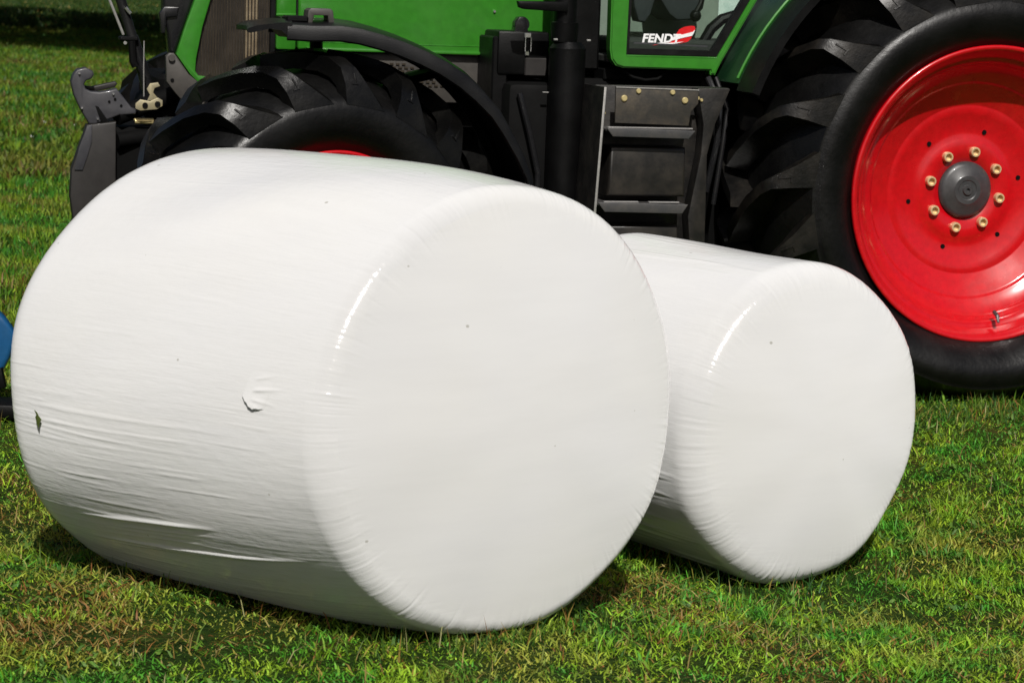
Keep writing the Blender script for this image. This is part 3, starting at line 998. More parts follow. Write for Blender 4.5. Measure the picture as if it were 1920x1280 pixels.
def make_front():
    mbp = [(y, r) for y, r in mirrored(fh, FWD)]
    t = make_tyre("tyre", mbp, flug0, 17, FWD, FZ, -0.02, FW, lug_mat='front_lug')
    for v in t.data.vertices:
        v.co.y -= FWD / 2
    m = MB()
    m.revolve([(y - FWD / 2, r) for y, r in [(0.04, 0.356), (0.0, 0.364), (-0.006, 0.361), (-0.004, 0.350), (0.02, 0.338), (0.05, 0.325), (0.08, 0.31), (0.09, 0.28), (0.05, 0.20), (0.03, 0.16), (0.03, 0.05), (0.06, 0.05), (0.10, 0.28), (0.42, 0.32), (0.5, 0.368)]], 96)
    m.build("rim", 'red', FW, 40, fix=False)
    m = MB()
    m.revolve([(y - FWD / 2, r) for y, r in [(0.03, 0.10), (-0.03, 0.10), (-0.05, 0.085), (-0.055, 0.0)]], 32)
    m.build("hub_cap", 'hub', FW)
make_front()
def copy_wheel(src, name, loc, rz):
    r = empty(name, loc, rz, TR)
    for ch in src.children:
        c = ch.copy()
        COL.objects.link(c)
        c.parent = r
    return r
copy_wheel(RW, "rear_wheel", (0, 2.50, RZ), pi)
copy_wheel(FW, "front_wheel", (-2.60, 2.23, FZ), pi + radians(11))

# --- front fender
near = [(-2.738, 1.408), (-2.653, 1.405), (-2.548, 1.408), (-2.471, 1.399), (-2.394, 1.381), (-2.316, 1.358), (-2.237, 1.328), (-2.158, 1.292), (-2.077, 1.243),
        (-2.016, 1.187), (-1.954, 1.121), (-1.912, 1.054), (-1.858, 0.958), (-1.825, 0.881), (-1.800, 0.80), (-1.785, 0.70)]
def front_fender():
    bm = bmesh.new()
    Y0, Y1 = 0.03, 0.50
    rows = []
    n = len(near)
    for i, (x, z) in enumerate(near):
        x0, z0 = near[max(i - 1, 0)]
        x1, z1 = near[min(i + 1, n - 1)]
        tx, tz = x1 - x0, z1 - z0
        L = hypot(tx, tz)
        nx, nz = -(-tz) / L, -(tx) / L          # points to the wheel side
        nx, nz = (tz / L, -tx / L)
        lip = 0.062 if i < 9 else max(0.03, 0.062 - 0.006 * (i - 8))
        cr = 0.018
        prof_ = [(Y0 + 0.012, lip, ), (Y0, lip - 0.006), (Y0, 0.022), (Y0 + 0.008, 0.006), (Y0 + 0.03, 0.0), (Y0 + 0.12, -cr * .6), (0.27, -cr), (Y1 - 0.1, -cr * .6), (Y1 - 0.03, 0.0), (Y1, 0.02), (Y1, 0.045),
                 (Y1 - 0.012, 0.045), (Y1 - 0.03, 0.016), (0.27, 0.004), (Y0 + 0.05, 0.016), (Y0 + 0.012, 0.03)]
        rows.append([bm.verts.new((x + nx * d, y, z + nz * d)) for (y, d) in prof_])
    for a, b in zip(rows, rows[1:]):
        m = len(a)
        for k in range(m):
            bm.faces.new((a[k], a[(k + 1) % m], b[(k + 1) % m], b[k]))
    bm.faces.new(rows[0][::-1])
    bm.faces.new(rows[-1])
    mb = MB()
    mb.bm.free()
    mb.bm = bm
    fen = mb.build("front_fender", 'fender', TR, 40)
    # flared nose of the fender
    m = MB()
    secs = [(-2.722, 1.378, 0.030), (-2.760, 1.394, 0.014), (-2.800, 1.394, 0.008), (-2.845, 1.385, 0.011), (-2.872, 1.378, 0.009), (-2.882, 1.376, 0.004)]
    rr = []
    for x, z, h in secs:
        rr.append([m.bm.verts.new(v) for v in ((x, .035, z - h), (x, .035, z + h), (x + .01, .13, z + h + .012), (x + .02, .46, z + h + .008), (x + .02, .48, z - h), (x + .01, .13, z - h + .006))])
    for a, b in zip(rr, rr[1:]):
        for k in range(6):
            m.bm.faces.new((a[k], a[(k + 1) % 6], b[(k + 1) % 6], b[k]))
    m.bm.faces.new(rr[0]); m.bm.faces.new(rr[-1])
    m.build("fender_nose", 'fender', fen, 40)
    # marker bracket on the fender
    m = MB()
    m.poly([(-2.660, 1.405), (-2.655, 1.452), (-2.645, 1.460), (-2.575, 1.460), (-2.566, 1.452), (-2.560, 1.405), (-2.580, 1.405), (-2.585, 1.436), (-2.634, 1.436), (-2.640, 1.405)], 0.10, 0.20, 0.003)
    m.build("marker_bracket", 'grey', fen)
    m = MB()
    m.box((-2.735, 0.09, 1.409), (-2.655, 0.20, 1.432), 0.006)
    m.build("reflector_base", 'black', fen)
    m = MB()
    m.tube([(-2.60, 0.3, 1.40), (-2.55, 0.55, 1.36), (-2.52, 0.70, 1.1), (-2.55, 0.72, 0.75)], 0.025, 10)
    m.tube([(-2.10, 0.3, 1.25), (-2.20, 0.55, 1.2), (-2.3, 0.70, 1.0), (-2.45, 0.72, 0.75)], 0.025, 10)
    m.build("fender_stay", 'black', fen)
front_fender()

# --- chassis and dark mechanical masses
mb = MB()
mb.box((-3.0, 0.95, 0.45), (0.35, 1.55, 1.05), 0.03)
mb.box((-2.5, 0.90, 0.98), (-1.2, 1.60, 1.24), 0.02)
mb.box((-0.45, 0.62, 0.55), (0.35, 1.9, 1.15), 0.05)
mb.tube([(0, 0.3, RZ), (0, 2.2, RZ)], 0.16, 20)
mb.tube([(-2.6, 0.3, FZ), (-2.6, 2.2, FZ)], 0.10, 16)
mb.build("chassis", 'frame', TR)
mb = MB()
mb.box((-1.82, 0.46, 0.36), (-1.56, 0.95, 1.20), 0.03, seg=2)
mb.box((-1.56, 0.50, 0.40), (-0.95, 0.95, 1.22), 0.02)
fuel = mb.build("fuel_tank", 'frame', TR)

# --- hood
mb = MB()
Hx0, Hx1, Hy0, Hy1 = -2.668, -1.52, 0.78, 1.72
mb.box((Hx0, Hy0, 1.290), (-2.589, Hy1, 1.95), 0.010, seg=2)
mb.box((-2.583, Hy0, 1.290), (Hx1, Hy1, 2.02), 0.012, seg=3)
hood = mb.build("hood", 'green', TR)
mb = MB()                                   # raised swage lines pressed into the hood side
mb.poly([(-2.668, 1.4195), (-2.592, 1.4215), (-2.592, 1.4300), (-2.668, 1.4280)], 0.776, 0.79, 0.002)
mb.poly([(-2.580, 1.385), (-2.540, 1.384), (-2.540, 1.3915), (-2.580, 1.3935)], 0.776, 0.79, 0.002)
mb.poly([(-2.55, 1.290), (-1.80, 1.290), (-1.80, 1.303), (-2.55, 1.303)], 0.764, 0.79, 0.006)
mb.poly([(-2.55, 1.322), (-1.80, 1.322), (-1.80, 1.325), (-2.55, 1.325)], 0.778, 0.79, 0.001)
mb.build("swage_line", 'green', hood)
mb = MB()
mb.box((-2.5895, Hy0 + 0.006, 1.36), (-2.5825, Hy1 - 0.01, 1.94), 0)
mb.build("panel_gap", 'seal', hood)
MB().cyl((-1.806, 0.772, 1.462), (-1.806, 0.781, 1.462), 0.005, 8).build("hood_catch", 'chrome', hood)
mb = MB()
mb.poly([(-2.36, 1.286), (-1.76, 1.286), (-1.76, 1.10), (-2.10, 1.10), (-2.30, 1.21)], 0.80, 0.86, 0.004)
und = mb.build("engine_side_panel", 'grey', TR)
mb = MB()                                    # mesh vent: rows of little slots standing proud
for r in range(7):
    for c in range(9):
        x, z = -2.215 + 0.024 * c + 0.010 * r, 1.243 - 0.0135 * r
        if z < 1.305 - 0.5 * (x + 2.28):
            mb.box((x, 0.794, z), (x + 0.014, 0.7985, z + 0.007), 0)
v = mb.build("vent_mesh", 'rib', und)
v['kind'] = 'stuff'

# --- nose: green frame, ribbed side grille, headlamp cowl
mb = MB()
gp = [(-2.900, 1.70), (-2.860, 1.70), (-2.920, 1.472), (-2.949, 1.370), (-2.972, 1.248), (-2.975, 1.200), (-2.963, 1.184), (-2.900, 1.176), (-2.840, 1.172), (-2.700, 1.165),
      (-2.700, 1.150), (-2.900, 1.150), (-2.947, 1.140), (-2.995, 1.187), (-3.049, 1.262), (-3.020, 1.358), (-2.981, 1.470)]
mb.poly(gp, 0.776, 0.84, 0.006)
nose = mb.build("nose_frame", 'green', TR)
mb = MB()
mb.poly([(-2.988, 1.155), (-2.672, 1.155), (-2.672, 1.95), (-2.80, 1.95), (-2.915, 1.49), (-2.962, 1.30)], 0.812, 1.25, 0.0)
gr = mb.build("side_grille", 'grille', TR)
mb = MB()
for k in range(27):
    x = -2.962 + k * 0.0108
    zb = 1.178
    zt = 1.25 + (x + 2.972) * 4.4 if x < -2.93 else 1.90
    zt = min(1.92, max(zt, 1.22))
    if 17 <= k <= 20:
        continue
    proud = 0.004 + random.uniform(0, 0.002)
    mb.box((x, 0.812 - proud, zb), (x + random.uniform(0.003, 0.0055), 0.818, zt), 0.0008)
v = mb.build("grille_rib", 'rib', gr)
v['kind'] = 'stuff'
M['rib_bright'] = paint('sunlit_rib', (0.50, 0.40, 0.27), 0.25, metal=0.6, dirt=(0.16, 0.11, 0.06), dirt_amt=0.9, scale=18)  # ribs reflecting the sun: the glint is put into their colour
for k in range(4):
    x = -2.778 + k * 0.0125
    MB().tube([(x, 0.806, 1.178), (x, 0.806, 1.55), (x, 0.806, 1.90)], 0.0044, 8).build("bright_rib", 'rib_bright', gr)
mb = MB()
mb.box((-2.690, 0.792, 1.16), (-2.666, 0.83, 1.94), 0.004)
mb.build("grille_edge", 'black', gr)
mb = MB()
mb.poly([(-3.098, 1.95), (-2.90, 1.95), (-2.985, 1.47), (-3.050, 1.262), (-3.072, 1.266), (-3.080, 1.344), (-3.097, 1.415)], 0.80, 0.90, 0.012, 3)
mb.poly([(-3.112, 1.415), (-3.095, 1.44), (-3.04, 1.44), (-3.045, 1.405), (-3.085, 1.40), (-3.09, 1.34), (-3.104, 1.34)], 0.785, 0.83, 0.006, 2)
mb.build("headlamp_cowl", 'black_gloss', TR)
mb = MB()
mb.poly([(-3.092, 1.255), (-3.078, 1.268), (-3.062, 1.268), (-3.048, 1.250), (-3.005, 1.190), (-2.945, 1.142), (-2.985, 1.10), (-3.020, 1.080), (-3.055, 1.118), (-3.088, 1.160)], 0.735, 0.775, 0.004)
mb.box((-3.02, 0.74, 0.75), (-2.94, 0.95, 1.10), 0.006)
br = mb.build("support_plate", 'grey', TR)
mb = MB()
mb.cyl((-3.070, 0.722, 1.250), (-3.070, 0.736, 1.250), 0.013, 12)
mb.build("bolt", 'grey', br)
mb = MB()
mb.cyl((-3.067, 0.731, 1.166), (-3.067, 0.736, 1.166), 0.007, 10)
mb.build("bolt_hole", 'frame', br)

# --- front linkage: hooked lower link and top link
mb = MB()
hook = [(-3.433, 1.180), (-3.420, 1.196), (-3.388, 1.204), (-3.362, 1.192), (-3.357, 1.178), (-3.366, 1.163), (-3.386, 1.155), (-3.394, 1.140), (-3.388, 1.124), (-3.368, 1.115), (-3.337, 1.113),
        (-3.300, 1.120), (-3.272, 1.128), (-3.257, 1.109), (-3.217, 1.059), (-3.190, 1.046), (-3.200, 1.032), (-3.263, 1.026), (-3.350, 0.992), (-3.375, 0.992), (-3.407, 1.045), (-3.432, 1.100), (-3.443, 1.150)]
mb.poly(hook, 0.770, 0.850, 0.007, 3)
link = mb.build("lower_link_hook", 'hitch', TR)
mb = MB()
mb.poly([(-3.392, 1.132), (-3.360, 1.128), (-3.270, 1.150), (-3.262, 1.142), (-3.272, 1.128), (-3.337, 1.112), (-3.372, 1.112)], 0.860, 0.905, 0.004)
mb.build("hook_seat", 'hitch_dark', link)
mb = MB()
mb.poly([(-3.352, 1.062), (-3.340, 1.058), (-3.300, 1.000), (-3.330, 1.000)], 0.7655, 0.772, 0.001)
for x, z in ((-3.300, 1.078), (-3.278, 1.088), (-3.255, 1.064)):
    mb.cyl((x, 0.766, z), (x, 0.772, z), 0.005, 8)
mb.build("hook_slot", 'frame', link)
for x, z in ((-3.412, 1.182), (-3.402, 1.052), (-3.343, 1.012), (-3.285, 1.108)):
    MB().cyl((x, 0.760, z), (x, 0.772, z), 0.004, 8).build("grease_nipple", 'chrome', link)
mb = MB()
mb.poly([(-3.385, 0.990), (-3.275, 1.004), (-3.275, 0.62), (-3.40, 0.50), (-3.43, 0.60), (-3.446, 0.72), (-3.441, 0.82), (-3.415, 0.90), (-3.395, 0.955)], 0.74, 0.83, 0.006)
arm = mb.build("lower_link_arm", 'hitch_dark', TR)
mb = MB()
mb.poly([(-3.414, 0.905), (-3.395, 0.955), (-3.385, 0.985), (-3.366, 0.992), (-3.366, 0.93), (-3.38, 0.88), (-3.40, 0.82), (-3.43, 0.82)], 0.734, 0.742, 0.002)
mb.build("link_cheek", 'hitch', arm)
mb = MB()
mb.box((-3.30, 0.80, 0.55), (-2.95, 1.7, 0.98), 0.02)
mb.tube([(-3.27, 0.78, 0.93), (-3.05, 0.85, 0.96), (-2.95, 0.9, 0.95)], 0.030, 12)
mb.tube([(-3.27, 0.80, 1.02), (-3.05, 0.9, 1.10)], 0.035, 12)
mb.build("linkage_frame", 'frame', TR)
mb = MB()
mb.box((-3.205, 0.79, 1.005), (-3.128, 0.80, 1.016), 0.003)
mb.cyl((-3.20, 0.80, 1.005), (-3.13, 0.80, 1.005), 0.012, 10)
mb.build("linkage_pin", 'brass', TR)
Y = 1.12
mb = MB()
mb.tube([(-3.275, Y, 1.62), (-3.232, Y, 1.46), (-3.185, Y, 1.312)], 0.020, 16)
mb.tube([(-3.186, Y, 1.315), (-3.150, Y, 1.21), (-3.118, Y, 1.10)], 0.024, 16)
top = mb.build("top_link", 'black_gloss', TR)
mb = MB()
mb.tube([(-3.300, Y - .03, 1.53), (-3.275, Y - .03, 1.452), (-3.222, Y - .03, 1.322)], 0.0055, 8)
mb.build("top_link_rail", 'edge', top)
mb = MB()
mb.box((-3.238, Y - .05, 1.300), (-3.165, Y + .03, 1.316), 0.004)
mb.tube([(-3.19, Y - .05, 1.30), (-3.185, Y - .05, 1.22), (-3.175, Y - .05, 1.20)], 0.016, 10)
mb.build("top_link_clamp", 'black', top)
MB().cyl((-3.218, Y - .07, 1.292), (-3.218, Y - .055, 1.292), 0.007, 8).build("clamp_bolt", 'chrome', top)
MB().cyl((-3.215, Y - .03, 1.428), (-3.195, Y - .03, 1.405), 0.007, 8).build("clamp_bolt", 'chrome', top)
mb = MB()
mb.tube([(-3.1545, 0.95, 1.305), (-3.155, 0.95, 1.20), (-3.153, 0.95, 1.075)], 0.0025, 6)
mb.build("pull_cord", 'edge', TR)
mb = MB()
mb.poly([(-3.165, 1.072), (-3.150, 1.085), (-3.120, 1.080), (-3.095, 1.092), (-3.080, 1.084), (-3.080, 1.066), (-3.098, 1.055), (-3.150, 1.050), (-3.165, 1.056)], 0.738, 0.750, 0.002)
mb.poly([(-3.128, 1.082), (-3.120, 1.100), (-3.130, 1.118), (-3.120, 1.136), (-3.095, 1.140), (-3.088, 1.128), (-3.105, 1.122), (-3.110, 1.108), (-3.096, 1.092), (-3.108, 1.082)], 0.740, 0.748, 0.002)
lat = mb.build("coupling_latch", 'latch', TR) if 'latch' in M else mb.build("coupling_latch", paint('zinc_latch', (0.40, 0.36, 0.24), 0.35, metal=0.4, dirt=(0.4, 0.32, 0.15), dirt_amt=0.7, scale=50), TR)
for x, z in ((-3.135, 1.067), (-3.096, 1.072)):
    MB().cyl((x, 0.733, z), (x, 0.739, z), 0.009, 12).build("latch_hole", 'frame', lat)
mb = MB()
mb.cyl((-3.10, 0.90, 1.05), (-3.10, 1.3, 1.05), 0.06, 20)
mb.box((-3.10, 0.92, 0.95), (-2.98, 1.5, 1.18), 0.02)
mb.build("coupling_block", 'frame', TR)

for o in (lat,):
    o.location = (-3.12 * (1 - 1.2) - 0.030, 0, 1.08 * (1 - 1.2) + 0.004)
    o.scale = (1.2, 1, 1.2)
for pts, r in (([(-1.78, 0.44, 1.16), (-1.74, 0.43, 1.02), (-1.70, 0.43, 0.86), (-1.70, 0.44, 0.60)], 0.012),
               ([(-1.04, 0.40, 1.24), (-1.00, 0.36, 1.14), (-1.01, 0.34, 1.00), (-1.04, 0.36, 0.80)], 0.013),
               ([(-1.00, 0.42, 1.24), (-0.96, 0.38, 1.12), (-0.98, 0.36, 0.98), (-1.00, 0.38, 0.75)], 0.010),
               ([(-3.02, 0.82, 1.06), (-2.96, 0.70, 1.02), (-2.90, 0.72, 0.92), (-2.88, 0.85, 0.85)], 0.011)):
    MB().tube(pts, r, 10).build("hydraulic_hose", 'black_gloss', TR)
# --- exhaust and side boxes by the cab
mb = MB()
mb.tube([(-1.600, 0.43, 0.30), (-1.600, 0.43, 1.335), (-1.600, 0.43, 1.36)], [0.070, 0.070, 0.052], 28)
mb.tube([(-1.615, 0.43, 1.36), (-1.615, 0.43, 1.432), (-1.615, 0.43, 1.436), (-1.615, 0.43, 2.7)], [0.050, 0.054, 0.044, 0.044], 28)
ex = mb.build("exhaust_stack", 'black', TR)
for lo, hi in (((-1.675, 0.355, 1.365), (-1.66, 0.37, 1.373)), ((-1.545, 0.355, 1.365), (-1.53, 0.37, 1.373)), ((-1.70, 0.40, 1.165), (-1.675, 0.41, 1.170))):
    MB().box(lo, hi, 0.002).build("clip", 'edge', ex)
mb = MB()
mb.poly([(-1.818, 1.508), (-1.812, 1.485), (-1.79, 1.478), (-1.62, 1.472), (-1.62, 1.512)], 0.37, 0.40, 0.006)
mb.build("mirror_arm", 'black', TR)
mb = MB()
mb.box((-1.843, 0.55, 1.225), (-1.640, 0.78, 1.392), 0.010, seg=2)
mb.box((-1.862, 0.56, 1.05), (-1.800, 0.80, 1.37), 0.006)
bx = mb.build("battery_box", 'black', TR)
mb = MB()
mb.revolve([(0.0, 0.0), (0.0, 0.030), (0.03, 0.030), (0.03, 0.0)], 20, center=(-1.742, 0.585, 1.418))
mb.poly([(-1.772, 1.385), (-1.768, 1.425), (-1.755, 1.446), (-1.735, 1.448), (-1.722, 1.430), (-1.716, 1.385)], 0.58, 0.64, 0.006, 2)
mb.build("filler_cap", 'black_gloss', bx)
mb = MB()
mb.box((-1.742, 0.538, 1.368), (-1.716, 0.548, 1.386), 0.002)
mb.box((-1.738, 0.538, 1.300), (-1.722, 0.548, 1.318), 0.002)
mb.tube([(-1.737, 0.540, 1.370), (-1.737, 0.540, 1.316)], 0.003, 6)
mb.tube([(-1.715, 0.540, 1.370), (-1.715, 0.540, 1.316)], 0.003, 6)
mb.build("box_latch", 'chrome', bx)
mb = MB()
mb.box((-1.735, 0.545, 1.222), (-1.648, 0.56, 1.292), 0.004)
mb.build("label_plate", 'hitch_dark', bx)

# --- steps
ST = empty("step_ladder", (0, 0, 0), 0, TR)
mb = MB()
mb.poly([(-1.541, 1.205), (-1.530, 1.205), (-1.558, 0.60), (-1.570, 0.60)], 0.118, 0.45, 0.002)
mb.build("side_plate", 'step', ST)
mb = MB()
mb.poly([(-1.5425, 1.206), (-1.5335, 1.206), (-1.562, 0.60), (-1.571, 0.60)], 0.112, 0.117, 0.001)
mb.build("bright_edge", 'edge', ST)
mb = MB()
mb.poly([(-1.530, 1.207), (-1.028, 1.209), (-1.030, 1.180), (-1.082, 1.070), (-1.108, 0.955), (-1.100, 0.58), (-1.556, 0.58)], 0.27, 0.29, 0.003)
mb.build("back_sheet", 'step', ST)
mb = MB()
mb.poly([(-1.028, 1.209), (-1.020, 1.205), (-1.074, 1.070), (-1.100, 0.955), (-1.092, 0.58), (-1.150, 0.58), (-1.165, 0.72), (-1.125, 0.955), (-1.120, 1.070), (-1.150, 1.205)], 0.195, 0.27, 0.003)
mb.build("side_plate", 'step', ST)
mb = MB()
mb.poly([(-1.484, 1.206), (-1.158, 1.202), (-1.158, 1.150), (-1.185, 1.120), (-1.192, 1.066), (-1.482, 1.072)], 0.158, 0.17, 0.002)
pl = mb.build("step_plate", 'step_plate', ST)
mb = MB()
mb.poly([(-1.484, 1.207), (-1.158, 1.203), (-1.158, 1.199), (-1.484, 1.203)], 0.1545, 0.158, 0.0)
mb.build("plate_edge", 'edge', pl)
B0 = {}
for x, z, r in ((-1.451, 1.164, .0125), (-1.396, 1.192, .010), (-1.262, 1.190, .010), (-1.212, 1.161, .0125), (-1.508, 1.102, .0055), (-1.494, 1.102, .0055), (-1.149, 1.169, .0075), (-1.134, 1.162, .0065)):
    if r not in B0:
        o = MB().revolve([(0.0, r), (-0.005, r), (-0.008, r * .75), (-0.008, 0.0)], 10).build("bolt", 'brass', ST)
        B0[r] = o
    else:
        o = B0[r].copy()
        COL.objects.link(o)
    o.location = (x, 0.158 if -1.49 < x < -1.15 else (0.195 if x > -1.2 else 0.268), z)
def tread(x0, x1, xb0, xb1, zt, zb, riser):
    m = MB()
    m.poly([(x0, zt), (x1, zt - .006), (xb1, zb - .004), (xb0, zb)], 0.080, 0.092, 0.003)
    m.box((x0 + .006, 0.090, zt - .014), (x1 - .006, 0.268, zt - .005), 0.002)
    t = m.build("tread", 'tread', ST)
    m = MB()
    for a, b in riser:
        m.box((a, 0.084, zt - .001), (b, 0.10, zt + .004), 0.001)
    m.build("tread_grip", 'edge_worn', t)
M['tread'] = paint('tread_steel', (0.070, 0.070, 0.072), 0.40, metal=0.2, dirt=(0.10, 0.09, 0.08), dirt_amt=0.6, scale=20)
M['edge_worn'] = paint('worn_bright_steel', (0.32, 0.31, 0.30), 0.4, metal=0.3, scale=20)
tread(-1.538, -1.190, -1.512, -1.216, 1.058, 1.026, [(-1.53, -1.20)])
tread(-1.560, -1.206, -1.532, -1.228, 0.782, 0.746, [(-1.535, -1.40), (-1.36, -1.24)])
def riser(x0, x1, zt, zb):
    m = MB()
    m.poly([(x0, zt), (x1, zt), (x1 + .005, zb), (x0 - .006, zb)], 0.140, 0.266, 0.012, 3)
    m.build("riser_sheet", 'riser', ST)
M['riser'] = paint('riser_steel', (0.013, 0.012, 0.011), 0.40, metal=0.1, dirt=(0.036, 0.029, 0.020), dirt_amt=0.6, scale=12)
riser(-1.500, -1.205, 0.985, 0.80)
riser(-1.520, -1.222, 0.690, 0.52)

# --- cab
CAB = empty("cab", (0, 0, 0), 0, TR)
mb = MB()
mb.box((-1.43, 0.47, 1.285), (0.15, 2.05, 1.315), 0.005)
mb.build("cab_floor", 'floor', CAB)
mb = MB()
mb.box((-1.40, 1.98, 1.32), (0.10, 2.03, 1.75), 0.005)
mb.box((-0.05, 0.55, 1.32), (0.05, 1.98, 1.80), 0.01)
mb.build("cab_trim", 'interior', CAB)
mb = MB()
mb.poly([(-1.50, 2.72), (0.2, 2.72), (0.2, 2.86), (0.1, 2.94), (-1.3, 2.94), (-1.5, 2.84)], 0.36, 2.14, 0.03, 3)
mb.build("cab_roof", 'green', CAB)
for x, y in ((-1.42, 2.0), (0.05, 2.0), (0.05, 0.46)):
    MB().box((x - .035, y, 1.29), (x + .035, y + .06, 2.73), 0.01).build("cab_pillar", 'green', CAB)
MB().box((-1.60, 0.52, 1.25), (-1.445, 0.70, 2.70), 0.01).build("cab_front_post", 'black', CAB)
out = [(-1.462, 2.72), (-1.439, 1.524), (-1.437, 1.335), (-1.430, 1.300), (-1.410, 1.276), (-1.380, 1.268), (-1.030, 1.266), (-1.028, 1.250), (-1.008, 1.250), (-0.985, 1.300), (-0.850, 1.542), (-0.55, 2.10), (-0.50, 2.72)]
inn = [(-1.392, 2.66), (-1.369, 1.526), (-1.371, 1.318), (-1.002, 1.318), (-0.875, 1.542), (-0.600, 2.12), (-0.56, 2.66)]
def ring(outer, inner, y0, y1, name, mat, parent, bev=0.004):
    """frame: outer outline with a hole"""
    bm = bmesh.new()
    def loop(pts):
        v = [bm.verts.new((x, y0, z)) for x, z in pts]
        return [bm.edges.new((v[i], v[(i + 1) % len(v)])) for i in range(len(v))]
    es = loop(outer) + loop(inner)
    bmesh.ops.triangle_fill(bm, use_beauty=True, use_dissolve=False, edges=es)
    r = bmesh.ops.extrude_face_region(bm, geom=bm.faces[:])
    for e in r['geom']:
        if isinstance(e, bmesh.types.BMVert):
            e.co.y = y1
    m = MB(); m.bm.free(); m.bm = bm
    bmesh.ops.recalc_face_normals(bm, faces=bm.faces[:])
    if bev:
        sharp = [e for e in bm.edges if len(e.link_faces) == 2 and e.calc_face_angle(0) > 1.0 and all(abs(v.co.y - y0) < 1e-6 for v in e.verts)]
        bmesh.ops.bevel(bm, geom=sharp, offset=bev, segments=2, affect='EDGES')
    return m.build(name, mat, parent)
door = ring(out, inn, 0.405, 0.46, "cab_door", 'green', TR, 0.006)
inn2 = [(-1.376, 2.64), (-1.355, 1.526), (-1.357, 1.342), (-1.022, 1.342), (-0.905, 1.542), (-0.630, 2.12), (-0.58, 2.64)]
ring([(x * 1.0 + (0.0005), z) for x, z in inn], inn2, 0.418, 0.45, "window_seal", 'seal', door, 0.003)
mb = MB()
mb.poly(inn2, 0.432, 0.437, 0)
mb.build("window_pane", 'glass', door)
mb = MB()
mb.poly([(-1.340, 1.366), (-1.040, 1.361), (-1.042, 1.356), (-1.340, 1.361)], 0.415, 0.419, 0.0)
mb.build("seal_strip", 'hitch', door)
mb = MB()
mb.poly([(-1.372, 1.3175), (-1.005, 1.3175), (-1.005, 1.3135), (-1.372, 1.3135)], 0.402, 0.406, 0.0015)
mb.build("sill_edge", 'green', door)
# lettering and red flash on the door glass
cu = bpy.data.curves.new("window_lettering", 'FONT')
cu.body = "FENDT"
cu.size = 0.047
cu.shear = 0.18
cu.extrude = 0.0004
cu.offset = 0.0016
cu.space_character = 1.02
tmp = bpy.data.objects.new("window_lettering", cu)
COL.objects.link(tmp)
dg = bpy.context.evaluated_depsgraph_get()
me = bpy.data.meshes.new_from_object(tmp.evaluated_get(dg))
bpy.data.objects.remove(tmp)
me.materials.clear()
me.materials.append(M['white'])
xs = [v.co.x for v in me.vertices]
kx = 0.158 / (max(xs) - min(xs))
for v in me.vertices:
    x, y, z = v.co
    v.co = ((x - min(xs)) * kx, -z, y * 0.95)
lt = link_obj("window_lettering", me, door)
lt.location = (-1.3045, 0.4262, 1.3675)
lt.rotation_euler = (0, radians(-1.0), 0)
mb = MB()
mb.poly([(-1.262, 1.356), (-1.215, 1.3615), (-1.150, 1.366), (-1.118, 1.374), (-1.106, 1.386), (-1.096, 1.410), (-1.090, 1.424), (-1.094, 1.434), (-1.108, 1.435), (-1.135, 1.430), (-1.155, 1.420), (-1.163, 1.408), (-1.175, 1.385), (-1.20, 1.372), (-1.235, 1.364)], 0.4285, 0.4300, 0.0)
mb.build("decal_flash", 'red_decal', door)
mb = MB()
mb.poly([(-1.178, 1.392), (-1.140, 1.401), (-1.100, 1.412), (-1.092, 1.420), (-1.096, 1.408), (-1.103, 1.397), (-1.140, 1.388), (-1.185, 1.376)], 0.4265, 0.4283, 0.0)
mb.poly([(-1.255, 1.3625), (-1.215, 1.3695), (-1.205, 1.366), (-1.165, 1.370), (-1.135, 1.3735), (-1.165, 1.3655), (-1.210, 1.3605)], 0.4265, 0.4283, 0.0)
mb.build("decal_stripe", 'white', door)
# seen through the glass
mb = MB()
mb.poly([(-1.215, 1.60), (-1.09, 1.60), (-1.125, 1.47), (-1.148, 1.435), (-1.178, 1.440), (-1.20, 1.50)], 0.88, 0.98, 0.015, 2)
mb.build("steering_column", 'seat', CAB)
mb = MB()
mb.poly([(-1.10, 1.66), (-0.86, 1.66), (-0.885, 1.50), (-0.925, 1.452), (-1.00, 1.446), (-1.035, 1.470), (-1.085, 1.540)], 0.92, 1.40, 0.02, 2)
mb.build("seat_base", 'seat', CAB)
mb = MB()
mb.tube([(-0.900, 0.86, 1.62), (-0.930, 0.84, 1.52), (-0.952, 0.84, 1.475)], [0.010, 0.010, 0.012], 8)
mb.revolve([(-.024, 0.0), (-.018, 0.016), (0, 0.025), (.018, 0.016), (.024, 0.0)], 14, center=(-0.950, 0.84, 1.470))
mb.build("control_lever", 'black', CAB)
mb = MB()
mb.tube([(-0.93, 0.80, 1.36), (-0.895, 0.80, 1.42), (-0.85, 0.80, 1.46), (-0.76, 0.80, 1.49)], [0.020, 0.022, 0.022, 0.020], 10)
mb.build("grab_hose", 'black', CAB)
mb = MB()
mb.box((-0.835, 0.892, 1.462), (-0.740, 0.896, 1.540), 0.0)
mb.build("notice_sheet", 'paper', CAB)
mb = MB()  # added panel standing in for the pale view through the far window
mb.box((-1.36, 1.18, 1.30), (-0.60, 1.22, 1.80), 0.01)
mb.box((-1.15, 1.165, 1.30), (-1.145, 1.19, 1.75), 0.0)
mb.build("cab_back_panel", 'interior', CAB)
mb = MB()
mb.box((-1.36, 0.60, 1.315), (-0.7, 1.17, 1.375), 0.012)
mb.build("cab_mat", 'floor', CAB)
mb = MB()
mb.box((-1.43, 0.50, 1.215), (-0.75, 1.95, 1.262), 0.006)
mb.tube([(-1.37, 0.45, 1.255), (-1.33, 0.44, 1.232), (-1.28, 0.44, 1.222), (-1.23, 0.44, 1.228), (-1.20, 0.45, 1.25)], 0.006, 8)
mb.build("cab_mount", 'frame', CAB)

